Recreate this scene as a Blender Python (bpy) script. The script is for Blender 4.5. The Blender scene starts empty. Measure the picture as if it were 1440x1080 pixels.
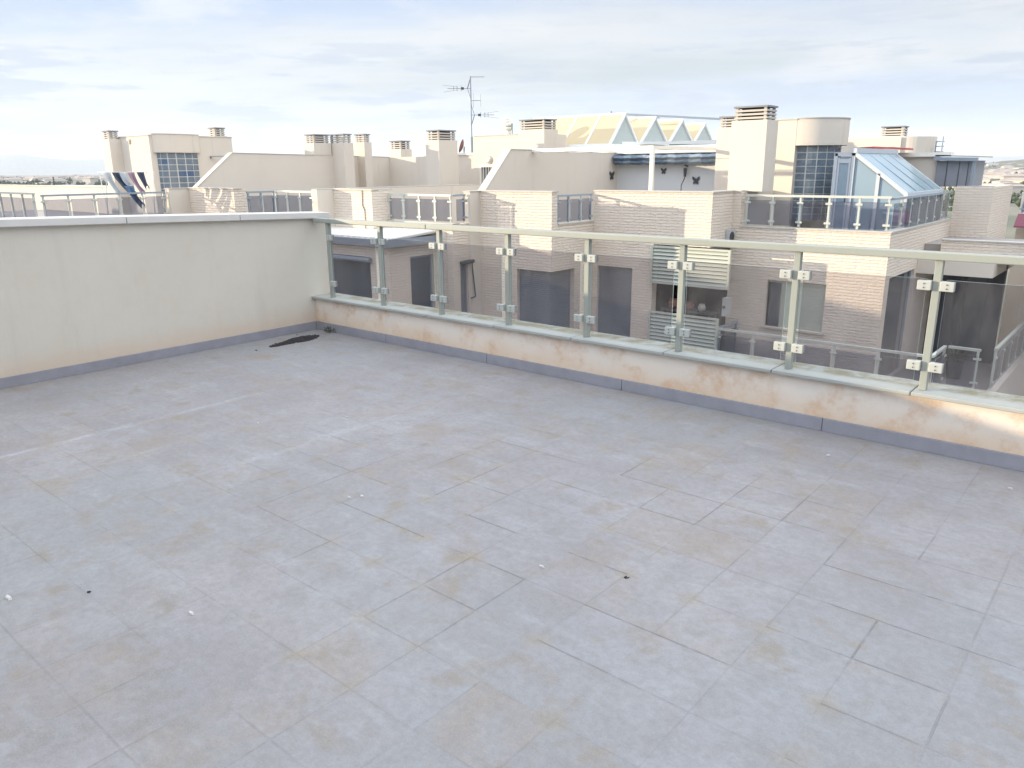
import bpy, bmesh, math, random
from mathutils import Vector, Matrix, noise
R = math.radians
C = bpy.context.scene.collection
rnd = random.Random(7)

# ------------------------------------------------------------------ helpers
class MB:
    def __init__(s): s.v=[]; s.f=[]; s.m=[]
    def add(s, vs, fs, mi=0):
        b=len(s.v); s.v+= [tuple(p) for p in vs]
        for f in fs: s.f.append(tuple(b+i for i in f)); s.m.append(mi)
        return s
    def box(s,x0,x1,y0,y1,z0,z1,mi=0):
        x0,x1=min(x0,x1),max(x0,x1); y0,y1=min(y0,y1),max(y0,y1); z0,z1=min(z0,z1),max(z0,z1)
        vs=[(x,y,z) for z in (z0,z1) for y in (y0,y1) for x in (x0,x1)]
        return s.add(vs,[(0,2,3,1),(4,5,7,6),(0,1,5,4),(2,6,7,3),(0,4,6,2),(1,3,7,5)],mi)
    def obox(s,c,a,b,n,mi=0):          # centre and three half-axis vectors
        c,a,b,n=map(Vector,(c,a,b,n)); vs=[c+a*i+b*j+n*k for k in(-1,1) for j in(-1,1) for i in(-1,1)]
        return s.add(vs,[(0,2,3,1),(4,5,7,6),(0,1,5,4),(2,6,7,3),(0,4,6,2),(1,3,7,5)],mi)
    def bar(s,p,q,w,h,mi=0):           # rectangular bar from p to q, w sideways, h upright
        p,q=Vector(p),Vector(q); d=(q-p); L=d.length; d.normalize()
        up=Vector((0,0,1)) if abs(d.z)<.95 else Vector((0,1,0))
        sd=d.cross(up).normalized(); u2=sd.cross(d)
        return s.obox((p+q)/2,d*L/2,sd*w/2,u2*h/2,mi)
    def tube(s,p,q,r,n=8,r2=None,mi=0):
        p,q=Vector(p),Vector(q); d=(q-p).normalized(); r2=r if r2 is None else r2
        up=Vector((0,0,1)) if abs(d.z)<.9 else Vector((1,0,0))
        a=d.cross(up).normalized(); b=d.cross(a)
        vs=[p+(a*math.cos(2*math.pi*i/n)+b*math.sin(2*math.pi*i/n))*r for i in range(n)]
        vs+=[q+(a*math.cos(2*math.pi*i/n)+b*math.sin(2*math.pi*i/n))*r2 for i in range(n)]
        fs=[(i,(i+1)%n,n+(i+1)%n,n+i) for i in range(n)]+[tuple(range(n))[::-1],tuple(range(n,2*n))]
        return s.add(vs,fs,mi)
    def path(s,pts,r,n=6):
        for a,b in zip(pts[:-1],pts[1:]): s.tube(a,b,r,n)
        return s
    def prism(s,pts,ext,mi=0):
        n=len(pts); e=Vector(ext); vs=[Vector(p) for p in pts]+[Vector(p)+e for p in pts]
        fs=[tuple(range(n))[::-1],tuple(range(n,2*n))]+[(i,(i+1)%n,n+(i+1)%n,n+i) for i in range(n)]
        return s.add(vs,fs,mi)
    def build(s,name,mat,parent=None,bevel=0,smooth=False):
        off=Vector((0,0,0)); q=parent
        while q is not None: off+=q.location; q=q.parent
        me=bpy.data.meshes.new(name); me.from_pydata([Vector(v)-off for v in s.v],[],s.f)
        mats=mat if isinstance(mat,(list,tuple)) else [mat]
        for m_ in mats: me.materials.append(m_)
        for p,mi in zip(me.polygons,s.m): p.material_index=mi
        bm=bmesh.new(); bm.from_mesh(me); bmesh.ops.recalc_face_normals(bm,faces=bm.faces); bm.to_mesh(me); bm.free()
        if smooth:
            for p in me.polygons: p.use_smooth=True
        o=bpy.data.objects.new(name,me); C.objects.link(o)
        if parent is not None: o.parent=parent
        if bevel:
            b=o.modifiers.new('bevel','BEVEL'); b.width=bevel; b.segments=2; b.limit_method='ANGLE'
        return o
def tag(o,label=None,cat=None,group=None,kind=None):
    if label: o['label']=label
    if cat: o['category']=cat
    if group: o['group']=group
    if kind: o['kind']=kind
    return o
def root(name,label,cat,loc=(0,0,0),group=None):
    o=bpy.data.objects.new(name,None); o.empty_display_size=.2; C.objects.link(o); o.location=loc
    return tag(o,label,cat,group)

# ------------------------------------------------------------------ materials
def newmat(name):
    m=bpy.data.materials.new(name); m.use_nodes=True; nt=m.node_tree
    return m,nt,nt.nodes['Principled BSDF']
def nd(nt,t,**k):
    n=nt.nodes.new(t)
    for a,b in k.items():
        if a in n.bl_rna.properties: setattr(n,a,b)
        else: n.inputs[a.replace('_',' ')].default_value=b
    return n
def mth(nt,op,a,b=None,c=None,clamp=False):
    n=nt.nodes.new('ShaderNodeMath'); n.operation=op; n.use_clamp=clamp
    for i,v in enumerate((a,b,c)):
        if v is None: continue
        if isinstance(v,(int,float)): n.inputs[i].default_value=v
        else: nt.links.new(v,n.inputs[i])
    return n.outputs[0]
def mixc(nt,f,a,b):
    n=nt.nodes.new('ShaderNodeMix'); n.data_type='RGBA'
    for i,v in ((0,f),(6,a),(7,b)):
        if isinstance(v,(int,float)): n.inputs[i].default_value=v
        elif isinstance(v,tuple): n.inputs[i].default_value=(*v,1) if len(v)==3 else v
        else: nt.links.new(v,n.inputs[i])
    return n.outputs[2]
def ramp(nt,x,lo,hi):
    n=nt.nodes.new('ShaderNodeMapRange'); n.interpolation_type='SMOOTHSTEP'
    nt.links.new(x,n.inputs[0]); n.inputs[1].default_value=lo; n.inputs[2].default_value=hi
    return n.outputs[0]
def noi(nt,vec,scale,detail=4,rough=.55):
    n=nt.nodes.new('ShaderNodeTexNoise'); n.inputs['Scale'].default_value=scale; n.inputs['Detail'].default_value=detail
    n.inputs['Roughness'].default_value=rough; nt.links.new(vec,n.inputs['Vector']); return n.outputs['Fac']
def mapv(nt,vec,sc=(1,1,1),loc=(0,0,0)):
    n=nt.nodes.new('ShaderNodeMapping'); nt.links.new(vec,n.inputs[0]); n.inputs['Scale'].default_value=sc; n.inputs['Location'].default_value=loc
    return n.outputs[0]
def wpos(nt):
    return nt.nodes.new('ShaderNodeNewGeometry').outputs['Position']
def sep(nt,v):
    n=nt.nodes.new('ShaderNodeSeparateXYZ'); nt.links.new(v,n.inputs[0]); return n.outputs
def comb(nt,x,y,z):
    n=nt.nodes.new('ShaderNodeCombineXYZ')
    for i,v in enumerate((x,y,z)):
        if isinstance(v,(int,float)): n.inputs[i].default_value=v
        else: nt.links.new(v,n.inputs[i])
    return n.outputs[0]
def bump(nt,bs,h,strength,dist):
    n=nt.nodes.new('ShaderNodeBump'); n.inputs['Strength'].default_value=strength; n.inputs['Distance'].default_value=dist
    nt.links.new(h,n.inputs['Height']); nt.links.new(n.outputs[0],bs.inputs['Normal'])

def mat_plain(name,col,rough=.6,metal=0,var=.08,scale=3,spec=.4):
    m,nt,b=newmat(name); p=wpos(nt); f=noi(nt,p,scale,5)
    d=tuple(c*(1-var) for c in col); l=tuple(min(1,c*(1+var)) for c in col)
    nt.links.new(mixc(nt,f,d,l),b.inputs['Base Color']); b.inputs['Roughness'].default_value=rough
    b.inputs['Metallic'].default_value=metal; b.inputs['Specular IOR Level'].default_value=spec
    return m
def mat_stucco(name,col,stain=(.36,.31,.26),amt=.35,grain=.002,streak=.5):
    m,nt,b=newmat(name); p=wpos(nt)
    big=noi(nt,p,.9,5,.6); st=noi(nt,mapv(nt,p,(5,5,.5)),1.0,5,.65)
    c=mixc(nt,big,tuple(x*.93 for x in col),tuple(min(1,x*1.05) for x in col))
    k=mth(nt,'MULTIPLY',ramp(nt,st,.55,.85),streak)
    c=mixc(nt,mth(nt,'MULTIPLY',k,amt),c,stain)
    nt.links.new(c,b.inputs['Base Color']); b.inputs['Roughness'].default_value=.93; b.inputs['Specular IOR Level'].default_value=.2
    bump(nt,b,noi(nt,p,60,4,.7),.5,grain); return m
def mat_brick(name,c1,c2,mortar,bw=.27,bh=.062):
    m,nt,b=newmat(name); p=wpos(nt); s=sep(nt,p)
    u=mth(nt,'ADD',s[0],s[1]); v=comb(nt,u,s[2],0)
    wob=noi(nt,p,3.1,2); v2=comb(nt,u,mth(nt,'ADD',s[2],mth(nt,'MULTIPLY',wob,.012)),0)
    t=nt.nodes.new('ShaderNodeTexBrick'); nt.links.new(v2,t.inputs['Vector']); t.inputs['Scale'].default_value=1
    t.inputs['Brick Width'].default_value=bw; t.inputs['Row Height'].default_value=bh
    t.inputs['Mortar Size'].default_value=.005; t.inputs['Mortar Smooth'].default_value=.4; t.inputs['Bias'].default_value=-.2
    t.inputs['Color1'].default_value=(*c1,1); t.inputs['Color2'].default_value=(*c2,1); t.inputs['Mortar'].default_value=(*mortar,1)
    st=noi(nt,mapv(nt,p,(.8,.8,.6)),1.3,5,.6)
    c=mixc(nt,mth(nt,'MULTIPLY',ramp(nt,st,.5,.8),.3),t.outputs['Color'],tuple(x*.8 for x in c1))
    nt.links.new(c,b.inputs['Base Color']); b.inputs['Roughness'].default_value=.95; b.inputs['Specular IOR Level'].default_value=.15
    inv=mth(nt,'SUBTRACT',1,t.outputs['Fac']); rough=noi(nt,mapv(nt,v,(1,2.2,1)),13,3,.6)
    h=mth(nt,'ADD',mth(nt,'MULTIPLY',inv,.55),mth(nt,'MULTIPLY',rough,1.0))
    bump(nt,b,h,1.0,.028); return m
def mat_glass(name,tint=(.62,.63,.66),gloss=1.0,rough=.02):
    m,nt,b=newmat(name); nt.nodes.remove(b); out=nt.nodes['Material Output']
    tr=nt.nodes.new('ShaderNodeBsdfTransparent'); tr.inputs[0].default_value=(*tint,1)
    gl=nt.nodes.new('ShaderNodeBsdfGlossy'); gl.inputs['Roughness'].default_value=rough; gl.inputs[0].default_value=(.95,.97,1,1)
    fr=nt.nodes.new('ShaderNodeFresnel'); fr.inputs[0].default_value=1.45
    mx=nt.nodes.new('ShaderNodeMixShader'); ge=nt.nodes.new('ShaderNodeNewGeometry'); nt.links.new(mth(nt,'MULTIPLY',mth(nt,'MULTIPLY',fr.outputs[0],gloss),mth(nt,'SUBTRACT',1,ge.outputs['Backfacing'])),mx.inputs[0])
    nt.links.new(tr.outputs[0],mx.inputs[1]); nt.links.new(gl.outputs[0],mx.inputs[2]); df=nt.nodes.new('ShaderNodeBsdfDiffuse'); df.inputs[0].default_value=(.75,.74,.74,1); dm=nt.nodes.new('ShaderNodeMixShader'); pp=wpos(nt); nt.links.new(mth(nt,'MULTIPLY',mth(nt,'ADD',.6,ramp(nt,noi(nt,mapv(nt,pp,(3,3,1.2)),2.0,6,.7),.35,.7)),.026),dm.inputs[0]); nt.links.new(mx.outputs[0],dm.inputs[1]); nt.links.new(df.outputs[0],dm.inputs[2]); nt.links.new(dm.outputs[0],out.inputs[0]); return m

M={}
M['stucco']=mat_stucco('cream_stucco',(.66,.595,.51),amt=.55,streak=.6)
M['brick']=mat_brick('rough_cream_brick',(.79,.69,.58),(.76,.655,.545),(.68,.585,.49))
M['brick_side']=M['brick']
M['coping']=mat_plain('weathered_coping',(.50,.47,.42),.8,0,.12,6)
M['opp_rail']=mat_plain('painted_rail_cream_grey',(.50,.52,.47),.45,.0,.05,8)
M['opp_rail_shade_grey']=mat_plain('rail_shade_grey',(.30,.34,.38),.45,.0,.05,8)  # darker copy of the cream rail: side-on shade put into the colour
M['opp_glass']=mat_glass('smoked_balustrade_glass',(.66,.68,.74),.9)
M['white']=mat_plain('white_paint',(.78,.78,.75),.5,0,.04,4)
M['white_warm']=mat_plain('warm_white_paint',(.80,.77,.68),.5,0,.04,4)
M['pane_dark']=mat_plain('dark_window_glass',(.07,.085,.105),.08,0,.2,1.5,.6)
M['shutter_dark']=mat_plain('grey_roller_shutter',(.20,.21,.235),.35,0,.12,2,.4)
M['metal_blue']=mat_plain('blue_grey_metal',(.27,.31,.36),.45,.3,.08,5)
M['slate']=mat_plain('dark_slate',(.09,.09,.10),.6,0,.2,3)
M['terrace_tile']=mat_plain('terrace_tile',(.33,.30,.28),.85,0,.12,2)
M['louvre']=mat_plain('chimney_louvre_concrete',(.50,.46,.40),.85,0,.1,8)
M['louvre_top']=mat_plain('chimney_cap_slab',(.25,.25,.26),.85,0,.12,8)
M['flue']=mat_plain('flue_grey',(.04,.04,.04),.9,0,.1,3)
M['void']=mat_plain('recess_shade_black',(.02,.02,.022),.9,0,.1,3)
M['alu']=mat_plain('aluminium',(.55,.57,.60),.35,.7,.05,6)
M['dark_metal']=mat_plain('dark_metal',(.08,.085,.095),.5,.4,.1,6)
M['slat']=mat_plain('slat_sage_grey',(.47,.49,.42),.5,0,.05,6)
M['yellow']=mat_plain('yellow_blind_cloth',(.56,.46,.29),.75,0,.06,1.2)
M['pale_panel']=mat_plain('pale_green_glass',(.46,.50,.47),.25,0,.08,1.5)
M['blueglass']=mat_plain('pale_blue_polycarbonate',(.25,.33,.39),.12,0,.1,1.2,.6)
M['roofglass']=mat_plain('conservatory_roof_glass',(.34,.43,.46),.15,0,.12,1.2,.7)
M['frame_grey']=mat_plain('pale_grey_frame',(.50,.53,.56),.45,0,.05,4)
M['red']=mat_plain('red_tarpaulin',(.46,.11,.10),.7,0,.1,2)
M['magenta']=mat_plain('magenta_awning',(.22,.07,.10),.7,0,.1,2)
M['denim']=mat_plain('navy_cloth',(.07,.09,.13),.9,0,.25,4)
M['denim2']=mat_plain('denim_cloth',(.10,.17,.27),.9,0,.25,4)
M['pink']=mat_plain('pink_cloth',(.38,.27,.33),.9,0,.15,4)
M['whitecloth']=mat_plain('white_cloth',(.55,.58,.60),.9,0,.08,4)
M['leaf']=mat_plain('leaf_green',(.075,.08,.045),.7,0,.3,30)
M['rust']=mat_plain('rusty_dish',(.25,.12,.09),.7,0,.2,6)
M['mortar_white']=mat_plain('glass_block_mortar',(.62,.62,.58),.8,0,.05,6)
M['ac']=mat_plain('ac_casing',(.45,.46,.45),.5,0,.05,4)
M['stone']=mat_plain('white_chip',(.46,.45,.43),.7,0,.05,9)

def mat_blocks(name):
    m,nt,b=newmat(name); p=wpos(nt)
    n=nt.nodes.new('ShaderNodeTexWhiteNoise'); nt.links.new(mapv(nt,p,(6,6,6)),n.inputs[0])
    oi=nt.nodes.new('ShaderNodeObjectInfo')
    c=mixc(nt,noi(nt,p,5,3),(.08,.11,.15),(.22,.27,.31))
    nt.links.new(c,b.inputs['Base Color']); b.inputs['Roughness'].default_value=.12
    bump(nt,b,noi(nt,p,22,2),.6,.01); return m
M['block']=mat_blocks('glass_block'); M['block_blue']=mat_plain('cobalt_glass_block',(.08,.13,.22),.12,0,.2,5)
def mat_stripes():
    m,nt,b=newmat('striped_awning_cloth'); s=sep(nt,wpos(nt))
    w=mth(nt,'SINE',mth(nt,'MULTIPLY',mth(nt,'ADD',s[0],s[1]),9.0))
    w2=mth(nt,'SINE',mth(nt,'MULTIPLY',mth(nt,'ADD',s[0],s[1]),23.0))
    c=mixc(nt,ramp(nt,mth(nt,'ADD',w,mth(nt,'MULTIPLY',w2,.5)),-.3,.6),(.12,.16,.21),(.22,.27,.32))
    nt.links.new(c,b.inputs['Base Color']); b.inputs['Roughness'].default_value=.85; return m
M['awning']=mat_stripes()

# our own terrace materials
def mat_floor():
    m,nt,b=newmat('worn_terrace_tiles'); p=wpos(nt); s=sep(nt,p); T=.295
    wob=mth(nt,'MULTIPLY',mth(nt,'SUBTRACT',noi(nt,p,3,3),.5),.010)
    u=mth(nt,'DIVIDE',mth(nt,'ADD',mth(nt,'ADD',s[0],2.065+20*T),wob),T); v=mth(nt,'DIVIDE',mth(nt,'ADD',mth(nt,'ADD',s[1],-2.455+20*T),wob),T)
    du=mth(nt,'ABSOLUTE',mth(nt,'SUBTRACT',mth(nt,'FRACT',mth(nt,'ADD',u,.5)),.5)); dv=mth(nt,'ABSOLUTE',mth(nt,'SUBTRACT',mth(nt,'FRACT',mth(nt,'ADD',v,.5)),.5))
    cell=comb(nt,mth(nt,'FLOOR',u),mth(nt,'FLOOR',v),0)
    wn=nt.nodes.new('ShaderNodeTexWhiteNoise'); wn.noise_dimensions='2D'; nt.links.new(cell,wn.inputs['Vector'])
    # joints: thin dark hairlines, only where a broken mask lets them show; each run of joint has its own visibility
    ju=nt.nodes.new('ShaderNodeTexWhiteNoise'); ju.noise_dimensions='2D'
    nt.links.new(comb(nt,mth(nt,'ROUND',u),mth(nt,'FLOOR',v),0),ju.inputs['Vector'])
    jv=nt.nodes.new('ShaderNodeTexWhiteNoise'); jv.noise_dimensions='2D'
    nt.links.new(comb(nt,mth(nt,'ADD',mth(nt,'FLOOR',u),57.3),mth(nt,'ROUND',v),0),jv.inputs['Vector'])
    lineU=mth(nt,'SUBTRACT',1,ramp(nt,du,.005,.016)); lineV=mth(nt,'SUBTRACT',1,ramp(nt,dv,.005,.016))
    br=noi(nt,p,1.1,3); brk=noi(nt,p,9,3)
    visU=mth(nt,'MULTIPLY',ramp(nt,mth(nt,'ADD',ju.outputs['Value'],mth(nt,'MULTIPLY',br,.6)),.75,1.25),ramp(nt,brk,.30,.55))
    visV=mth(nt,'MULTIPLY',ramp(nt,mth(nt,'ADD',jv.outputs['Value'],mth(nt,'MULTIPLY',br,.6)),.60,1.10),ramp(nt,brk,.30,.55))
    grid=mth(nt,'MAXIMUM',lineU,lineV)
    strong=mth(nt,'MAXIMUM',mth(nt,'MULTIPLY',lineU,visU),mth(nt,'MULTIPLY',lineV,visV))
    dx=mth(nt,'DIVIDE',mth(nt,'ADD',s[0],1.95),1.7); dy=mth(nt,'DIVIDE',mth(nt,'SUBTRACT',s[1],2.75),1.0)
    rr=mth(nt,'SQRT',mth(nt,'ADD',mth(nt,'MULTIPLY',dx,dx),mth(nt,'MULTIPLY',dy,dy)))
    mid=mth(nt,'SUBTRACT',1.0,mth(nt,'MULTIPLY',ramp(nt,rr,.7,1.6),.75))
    faint=mth(nt,'MULTIPLY',grid,mth(nt,'MULTIPLY',ramp(nt,noi(nt,p,2.3,4),.38,.6),.34))
    joint=mth(nt,'MAXIMUM',mth(nt,'MULTIPLY',strong,mth(nt,'MULTIPLY',mid,.80)),faint)
    n1=noi(nt,p,1.1,6,.62); n2=noi(nt,mapv(nt,p,(1,1,1),(7,3,1)),2.6,6,.65); n3=noi(nt,p,30,5,.75); n4=noi(nt,mapv(nt,p,(1,1,1),(2,9,4)),.55,4)
    c=mixc(nt,ramp(nt,n1,.35,.68),(.240,.230,.240),(.310,.298,.308))
    c=mixc(nt,mth(nt,'MULTIPLY',ramp(nt,n4,.46,.64),.6),c,(.255,.270,.282))
    # every tile has its own tone, some clearly browner
    c=mixc(nt,mth(nt,'MULTIPLY',wn.outputs['Value'],.26),c,(.225,.207,.197))
    wn2=nt.nodes.new('ShaderNodeTexWhiteNoise'); wn2.noise_dimensions='2D'; nt.links.new(mapv(nt,cell,(1,1,1),(31,17,0)),wn2.inputs['Vector'])
    c=mixc(nt,mth(nt,'MULTIPLY',ramp(nt,wn2.outputs['Value'],.80,.95),mth(nt,'MULTIPLY',ramp(nt,n2,.40,.62),.50)),c,(.275,.232,.192))
    # tan stains with soft outlines
    c=mixc(nt,mth(nt,'MULTIPLY',ramp(nt,n2,.53,.70),.70),c,(.250,.216,.184))
    sp=noi(nt,mapv(nt,p,(1,1,1),(17,5,1)),4.7,5,.6)
    c=mixc(nt,mth(nt,'MULTIPLY',ramp(nt,sp,.56,.70),.70),c,(.235,.200,.155))
    dc=mth(nt,'ADD',du,dv); cn=noi(nt,mapv(nt,p,(1,1,1),(5,5,5)),1.7,2)
    c=mixc(nt,mth(nt,'MULTIPLY',mth(nt,'MULTIPLY',mth(nt,'SUBTRACT',1,ramp(nt,dc,.0,.34)),ramp(nt,cn,.50,.62)),.60),c,(.275,.235,.165))
    # two long lime streaks left of centre, with ragged edges, and loose pale bloom
    md=noi(nt,mapv(nt,p,(1,1,1),(4,14,2)),8.5,6,.72)
    c=mixc(nt,mth(nt,'MULTIPLY',ramp(nt,md,.42,.66),.38),c,(.205,.192,.185))
    sm=noi(nt,mapv(nt,p,(1.0,2.6,1),(6,1,8)),2.4,7,.7)
    c=mixc(nt,mth(nt,'MULTIPLY',ramp(nt,sm,.52,.70),.40),c,(.335,.345,.360))
    def streak(x0,y0,y1,wd,am):
        wob2=mth(nt,'MULTIPLY',mth(nt,'SUBTRACT',noi(nt,mapv(nt,p,(1,1,1),(x0,2,7)),5,5,.7),.5),.09)
        d_=mth(nt,'ABSOLUTE',mth(nt,'ADD',mth(nt,'SUBTRACT',s[0],x0),wob2)); a_=mth(nt,'SUBTRACT',1,ramp(nt,d_,0,wd))
        e_=mth(nt,'MULTIPLY',ramp(nt,s[1],y0,y0+.35),mth(nt,'SUBTRACT',1,ramp(nt,s[1],y1-.5,y1)))
        br_=ramp(nt,noi(nt,mapv(nt,p,(3,1.4,1),(x0*3,1,4)),2.2,6,.72),.36,.60)
        return mth(nt,'MULTIPLY',mth(nt,'MULTIPLY',a_,e_),mth(nt,'MULTIPLY',br_,am))
    for a_ in ((-5.02,.95,3.3,.05,.50),(-3.83,1.85,3.35,.06,.48),(-5.62,2.5,3.4,.06,.30),(-4.42,1.6,2.3,.08,.40),(-1.42,2.45,2.95,.07,.45)):
        c=mixc(nt,streak(*a_),c,(.40,.41,.43))
    pb=ramp(nt,noi(nt,mapv(nt,p,(1,1,1),(1.3,.4,0)),2.1,8,.68),.58,.74)
    c=mixc(nt,mth(nt,'MULTIPLY',pb,.34),c,(.365,.38,.39))
    gm=ramp(nt,noi(nt,mapv(nt,p,(1,1,1),(3,3,3)),3.2,8,.8),.50,.68)
    gd=mth(nt,'SUBTRACT',1,ramp(nt,mth(nt,'SQRT',mth(nt,'ADD',mth(nt,'POWER',mth(nt,'ADD',s[0],2.4),2),mth(nt,'POWER',mth(nt,'SUBTRACT',s[1],.7),2))),.15,1.1))
    c=mixc(nt,mth(nt,'MULTIPLY',mth(nt,'MULTIPLY',gm,gd),.50),c,(.16,.16,.125))
    c=mixc(nt,mth(nt,'MULTIPLY',ramp(nt,n3,.32,.68),.36),c,(.165,.158,.158))
    fine=noi(nt,p,160,2,.6); c=mixc(nt,mth(nt,'MULTIPLY',ramp(nt,fine,.4,.7),.14),c,(.40,.39,.40))
    pit=noi(nt,mapv(nt,p,(1,1,1),(9,9,9)),75,3,.7); c=mixc(nt,mth(nt,'MULTIPLY',ramp(nt,pit,.63,.72),.35),c,(.16,.15,.145))
    c=mixc(nt,mth(nt,'MULTIPLY',joint,.50),c,(.115,.108,.108))
    nt.links.new(c,b.inputs['Base Color']); b.inputs['Roughness'].default_value=.85; b.inputs['Specular IOR Level'].default_value=.25
    h=mth(nt,'SUBTRACT',mth(nt,'MULTIPLY',n3,.45),mth(nt,'MULTIPLY',joint,1.2)); bump(nt,b,h,.8,.004); return m
M['floor']=mat_floor()
def mat_wall(name,base,peach,amt,zlow,blotch):
    m,nt,b=newmat(name); p=wpos(nt); s=sep(nt,p)
    n1=noi(nt,p,1.3,6,.6); n2=noi(nt,mapv(nt,p,(1,1,1.6),(4,1,2)),2.3,5,.6); n3=noi(nt,mapv(nt,p,(1,1,1),(8,1,2)),4.2,6,.7)
    c=mixc(nt,n1,tuple(x*.94 for x in base),tuple(min(1,x*1.04) for x in base))
    low=mth(nt,'SUBTRACT',1,ramp(nt,mth(nt,'SUBTRACT',s[2],mth(nt,'MULTIPLY',n2,.18)),-.05,zlow))
    c=mixc(nt,mth(nt,'MULTIPLY',low,amt),c,peach)
    c=mixc(nt,mth(nt,'MULTIPLY',ramp(nt,n3,.46,.74),blotch),c,(.56,.33,.17))
    pale=noi(nt,mapv(nt,p,(1,1,1.5),(1,7,5)),3.3,5,.65)
    c=mixc(nt,mth(nt,'MULTIPLY',ramp(nt,pale,.52,.7),blotch*.7),c,(.68,.62,.54))
    dirt=noi(nt,mapv(nt,p,(3.5,3.5,.45),(2,2,2)),1.2,6,.7)
    c=mixc(nt,mth(nt,'MULTIPLY',ramp(nt,dirt,.50,.78),.26),c,tuple(x*.74 for x in base))
    nt.links.new(c,b.inputs['Base Color']); b.inputs['Roughness'].default_value=.95; b.inputs['Specular IOR Level'].default_value=.15
    h=mth(nt,'ADD',noi(nt,p,90,4,.7),mth(nt,'MULTIPLY',noi(nt,p,9,3),1.5)); bump(nt,b,h,.5,.0025); return m
M['wall']=mat_wall('pale_render_wall',(.60,.555,.475),(.58,.43,.31),.65,.20,.10)
M['curb']=mat_wall('peach_render_curb',(.73,.65,.56),(.62,.44,.28),.7,.18,.75)
M['skirt']=mat_plain('grey_waterproof_skirting',(.26,.255,.28),.7,0,.22,9)
M['cap_white']=mat_plain('white_coping_stone',(.60,.575,.535),.7,0,.10,5)
def mat_coping():
    m,nt,b=newmat('mossy_coping_stone'); p=wpos(nt); s=sep(nt,p)
    c=mixc(nt,noi(nt,p,7,5,.6),(.29,.30,.28),(.38,.385,.355))
    edge=ramp(nt,mth(nt,'ADD',s[1],mth(nt,'MULTIPLY',noi(nt,p,9,4,.7),.10)),4.86,4.93)
    c=mixc(nt,mth(nt,'MULTIPLY',edge,mth(nt,'MULTIPLY',ramp(nt,noi(nt,p,6,5,.7),.34,.60),.85)),c,(.19,.17,.09))
    nt.links.new(c,b.inputs['Base Color']); b.inputs['Roughness'].default_value=.85; bump(nt,b,noi(nt,p,80,3),.4,.002); return m
M['coping_own']=mat_coping()
M['rail']=mat_plain('rail_greenish_cream_paint',(.30,.315,.275),.42,.0,.05,5)
M['clamp']=mat_plain('clamp_casting',(.42,.43,.39),.4,.0,.06,8)
M['glass_own']=mat_glass('smoked_glass_own',(.765,.76,.775),1.0,.015)
M['glass_edge']=mat_plain('polished_glass_edge',(.50,.56,.52),.25,0,.05,9)
M['mat_black']=mat_plain('black_gravel',(.035,.032,.032),.8,0,.4,60)

# ------------------------------------------------------------------ own terrace
fl=MB(); fl.box(-6.7,8,-6,4.76,-.25,0); fl.build('terrace_floor',M['floor'])['kind']='structure'

w=root('parapet_wall','tall pale rendered side wall with white coping, left of the terrace','wall',(-6.75,2,0))
a=MB(); a.prism([(-6.7,-6,0),(-6.7,4.95,0),(-6.7,4.95,1.125),(-6.7,2,1.212),(-6.7,-6,1.235)],(-.22,0,0)); a.build('wall_body',M['wall'],w)
def wz(y): return 1.125+(4.95-y)*(1.212-1.125)/2.95 if y>2 else 1.212+(2-y)*.003
jy=[-6,-4.9,-2.9,-.95,.95,1.9,2.93,3.97,4.985]
for y0,y1 in zip(jy[:-1],jy[1:]):
    s=MB(); y1b=y1-.005
    s.prism([(-6.655,y0,wz(y0)+.002),(-6.655,y1b,wz(y1b)+.002),(-6.655,y1b,wz(y1b)+.062),(-6.655,y0,wz(y0)+.062)],(-.30,0,0))
    s.build('coping_slab',M['cap_white'],w,bevel=.006)
s=MB(); s.box(-6.702,-6.688,-6,4.74,0,.085); s.build('skirting',M['skirt'],w,bevel=.003)

w=root('parapet_wall','low peach stained kerb wall carrying the glass railing along the terrace edge','wall',(-2,4.86,0))
a=MB(); a.box(-6.70,8,4.755,4.95,0,.324); a.build('wall_body',M['curb'],w)
jx=[-6.7,-5.8,-4.99,-4.19,-3.4,-2.6,-1.82,-1.0,-.2,.62,1.44,2.3,3.1,4,5,6,7,8]
for x0,x1 in zip(jx[:-1],jx[1:]):
    s=MB(); s.box(x0+.003,x1-.003,4.710,5.0,.325,.350); s.build('coping_slab',M['coping_own'],w,bevel=.005)
sk=[-6.69,-5.6,-4.3,-2.95,-1.48,-.2,1.2,2.6,4,6,8]
for x0,x1 in zip(sk[:-1],sk[1:]):
    s=MB(); s.box(x0+.002,x1-.002,4.741,4.757,0,.085); s.build('skirting',M['skirt'],w,bevel=.003)

# own building below and the neighbour's roof to the left
ob=root('apartment_building','own building facade below the terrace, cream brick','building',(0,4.9,-14))
a=MB(); a.box(-6.9,8,-6,4.945,-14,-.26); a.build('wall',M['brick'],ob)
nb=root('neighbouring_building','neighbouring terrace roof beyond the pale side wall','building',(-20,2,-14))
a=MB(); a.box(-40,-6.93,-6,4.94,-14,-.02); a.build('wall',M['brick'],nb)
a=MB(); a.box(-40,-6.93,4.75,4.94,-.018,.34); a.build('kerb',M['stucco'],nb)
a=MB(); a.box(-36,-23,-1.5,4.74,-.018,2.0); a.build('stair_tower',M['stucco'],nb)
a=MB(); a.box(-22.99,-18.6,4.5,4.74,-.018,1.24); a.build('party_wall',M['stucco'],nb)
st=root('stair_tower','own stair tower behind the viewer, cream render','building',(-4.6,-3.6,0))
a=MB(); a.box(-6.68,-2.6,-6,-1.4,.002,2.65); a.build('wall',M['stucco'],st)
a=MB(); a.box(-6.74,-2.54,-6.06,-1.34,2.652,2.70); a.build('coping',M['coping'],st)

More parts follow.
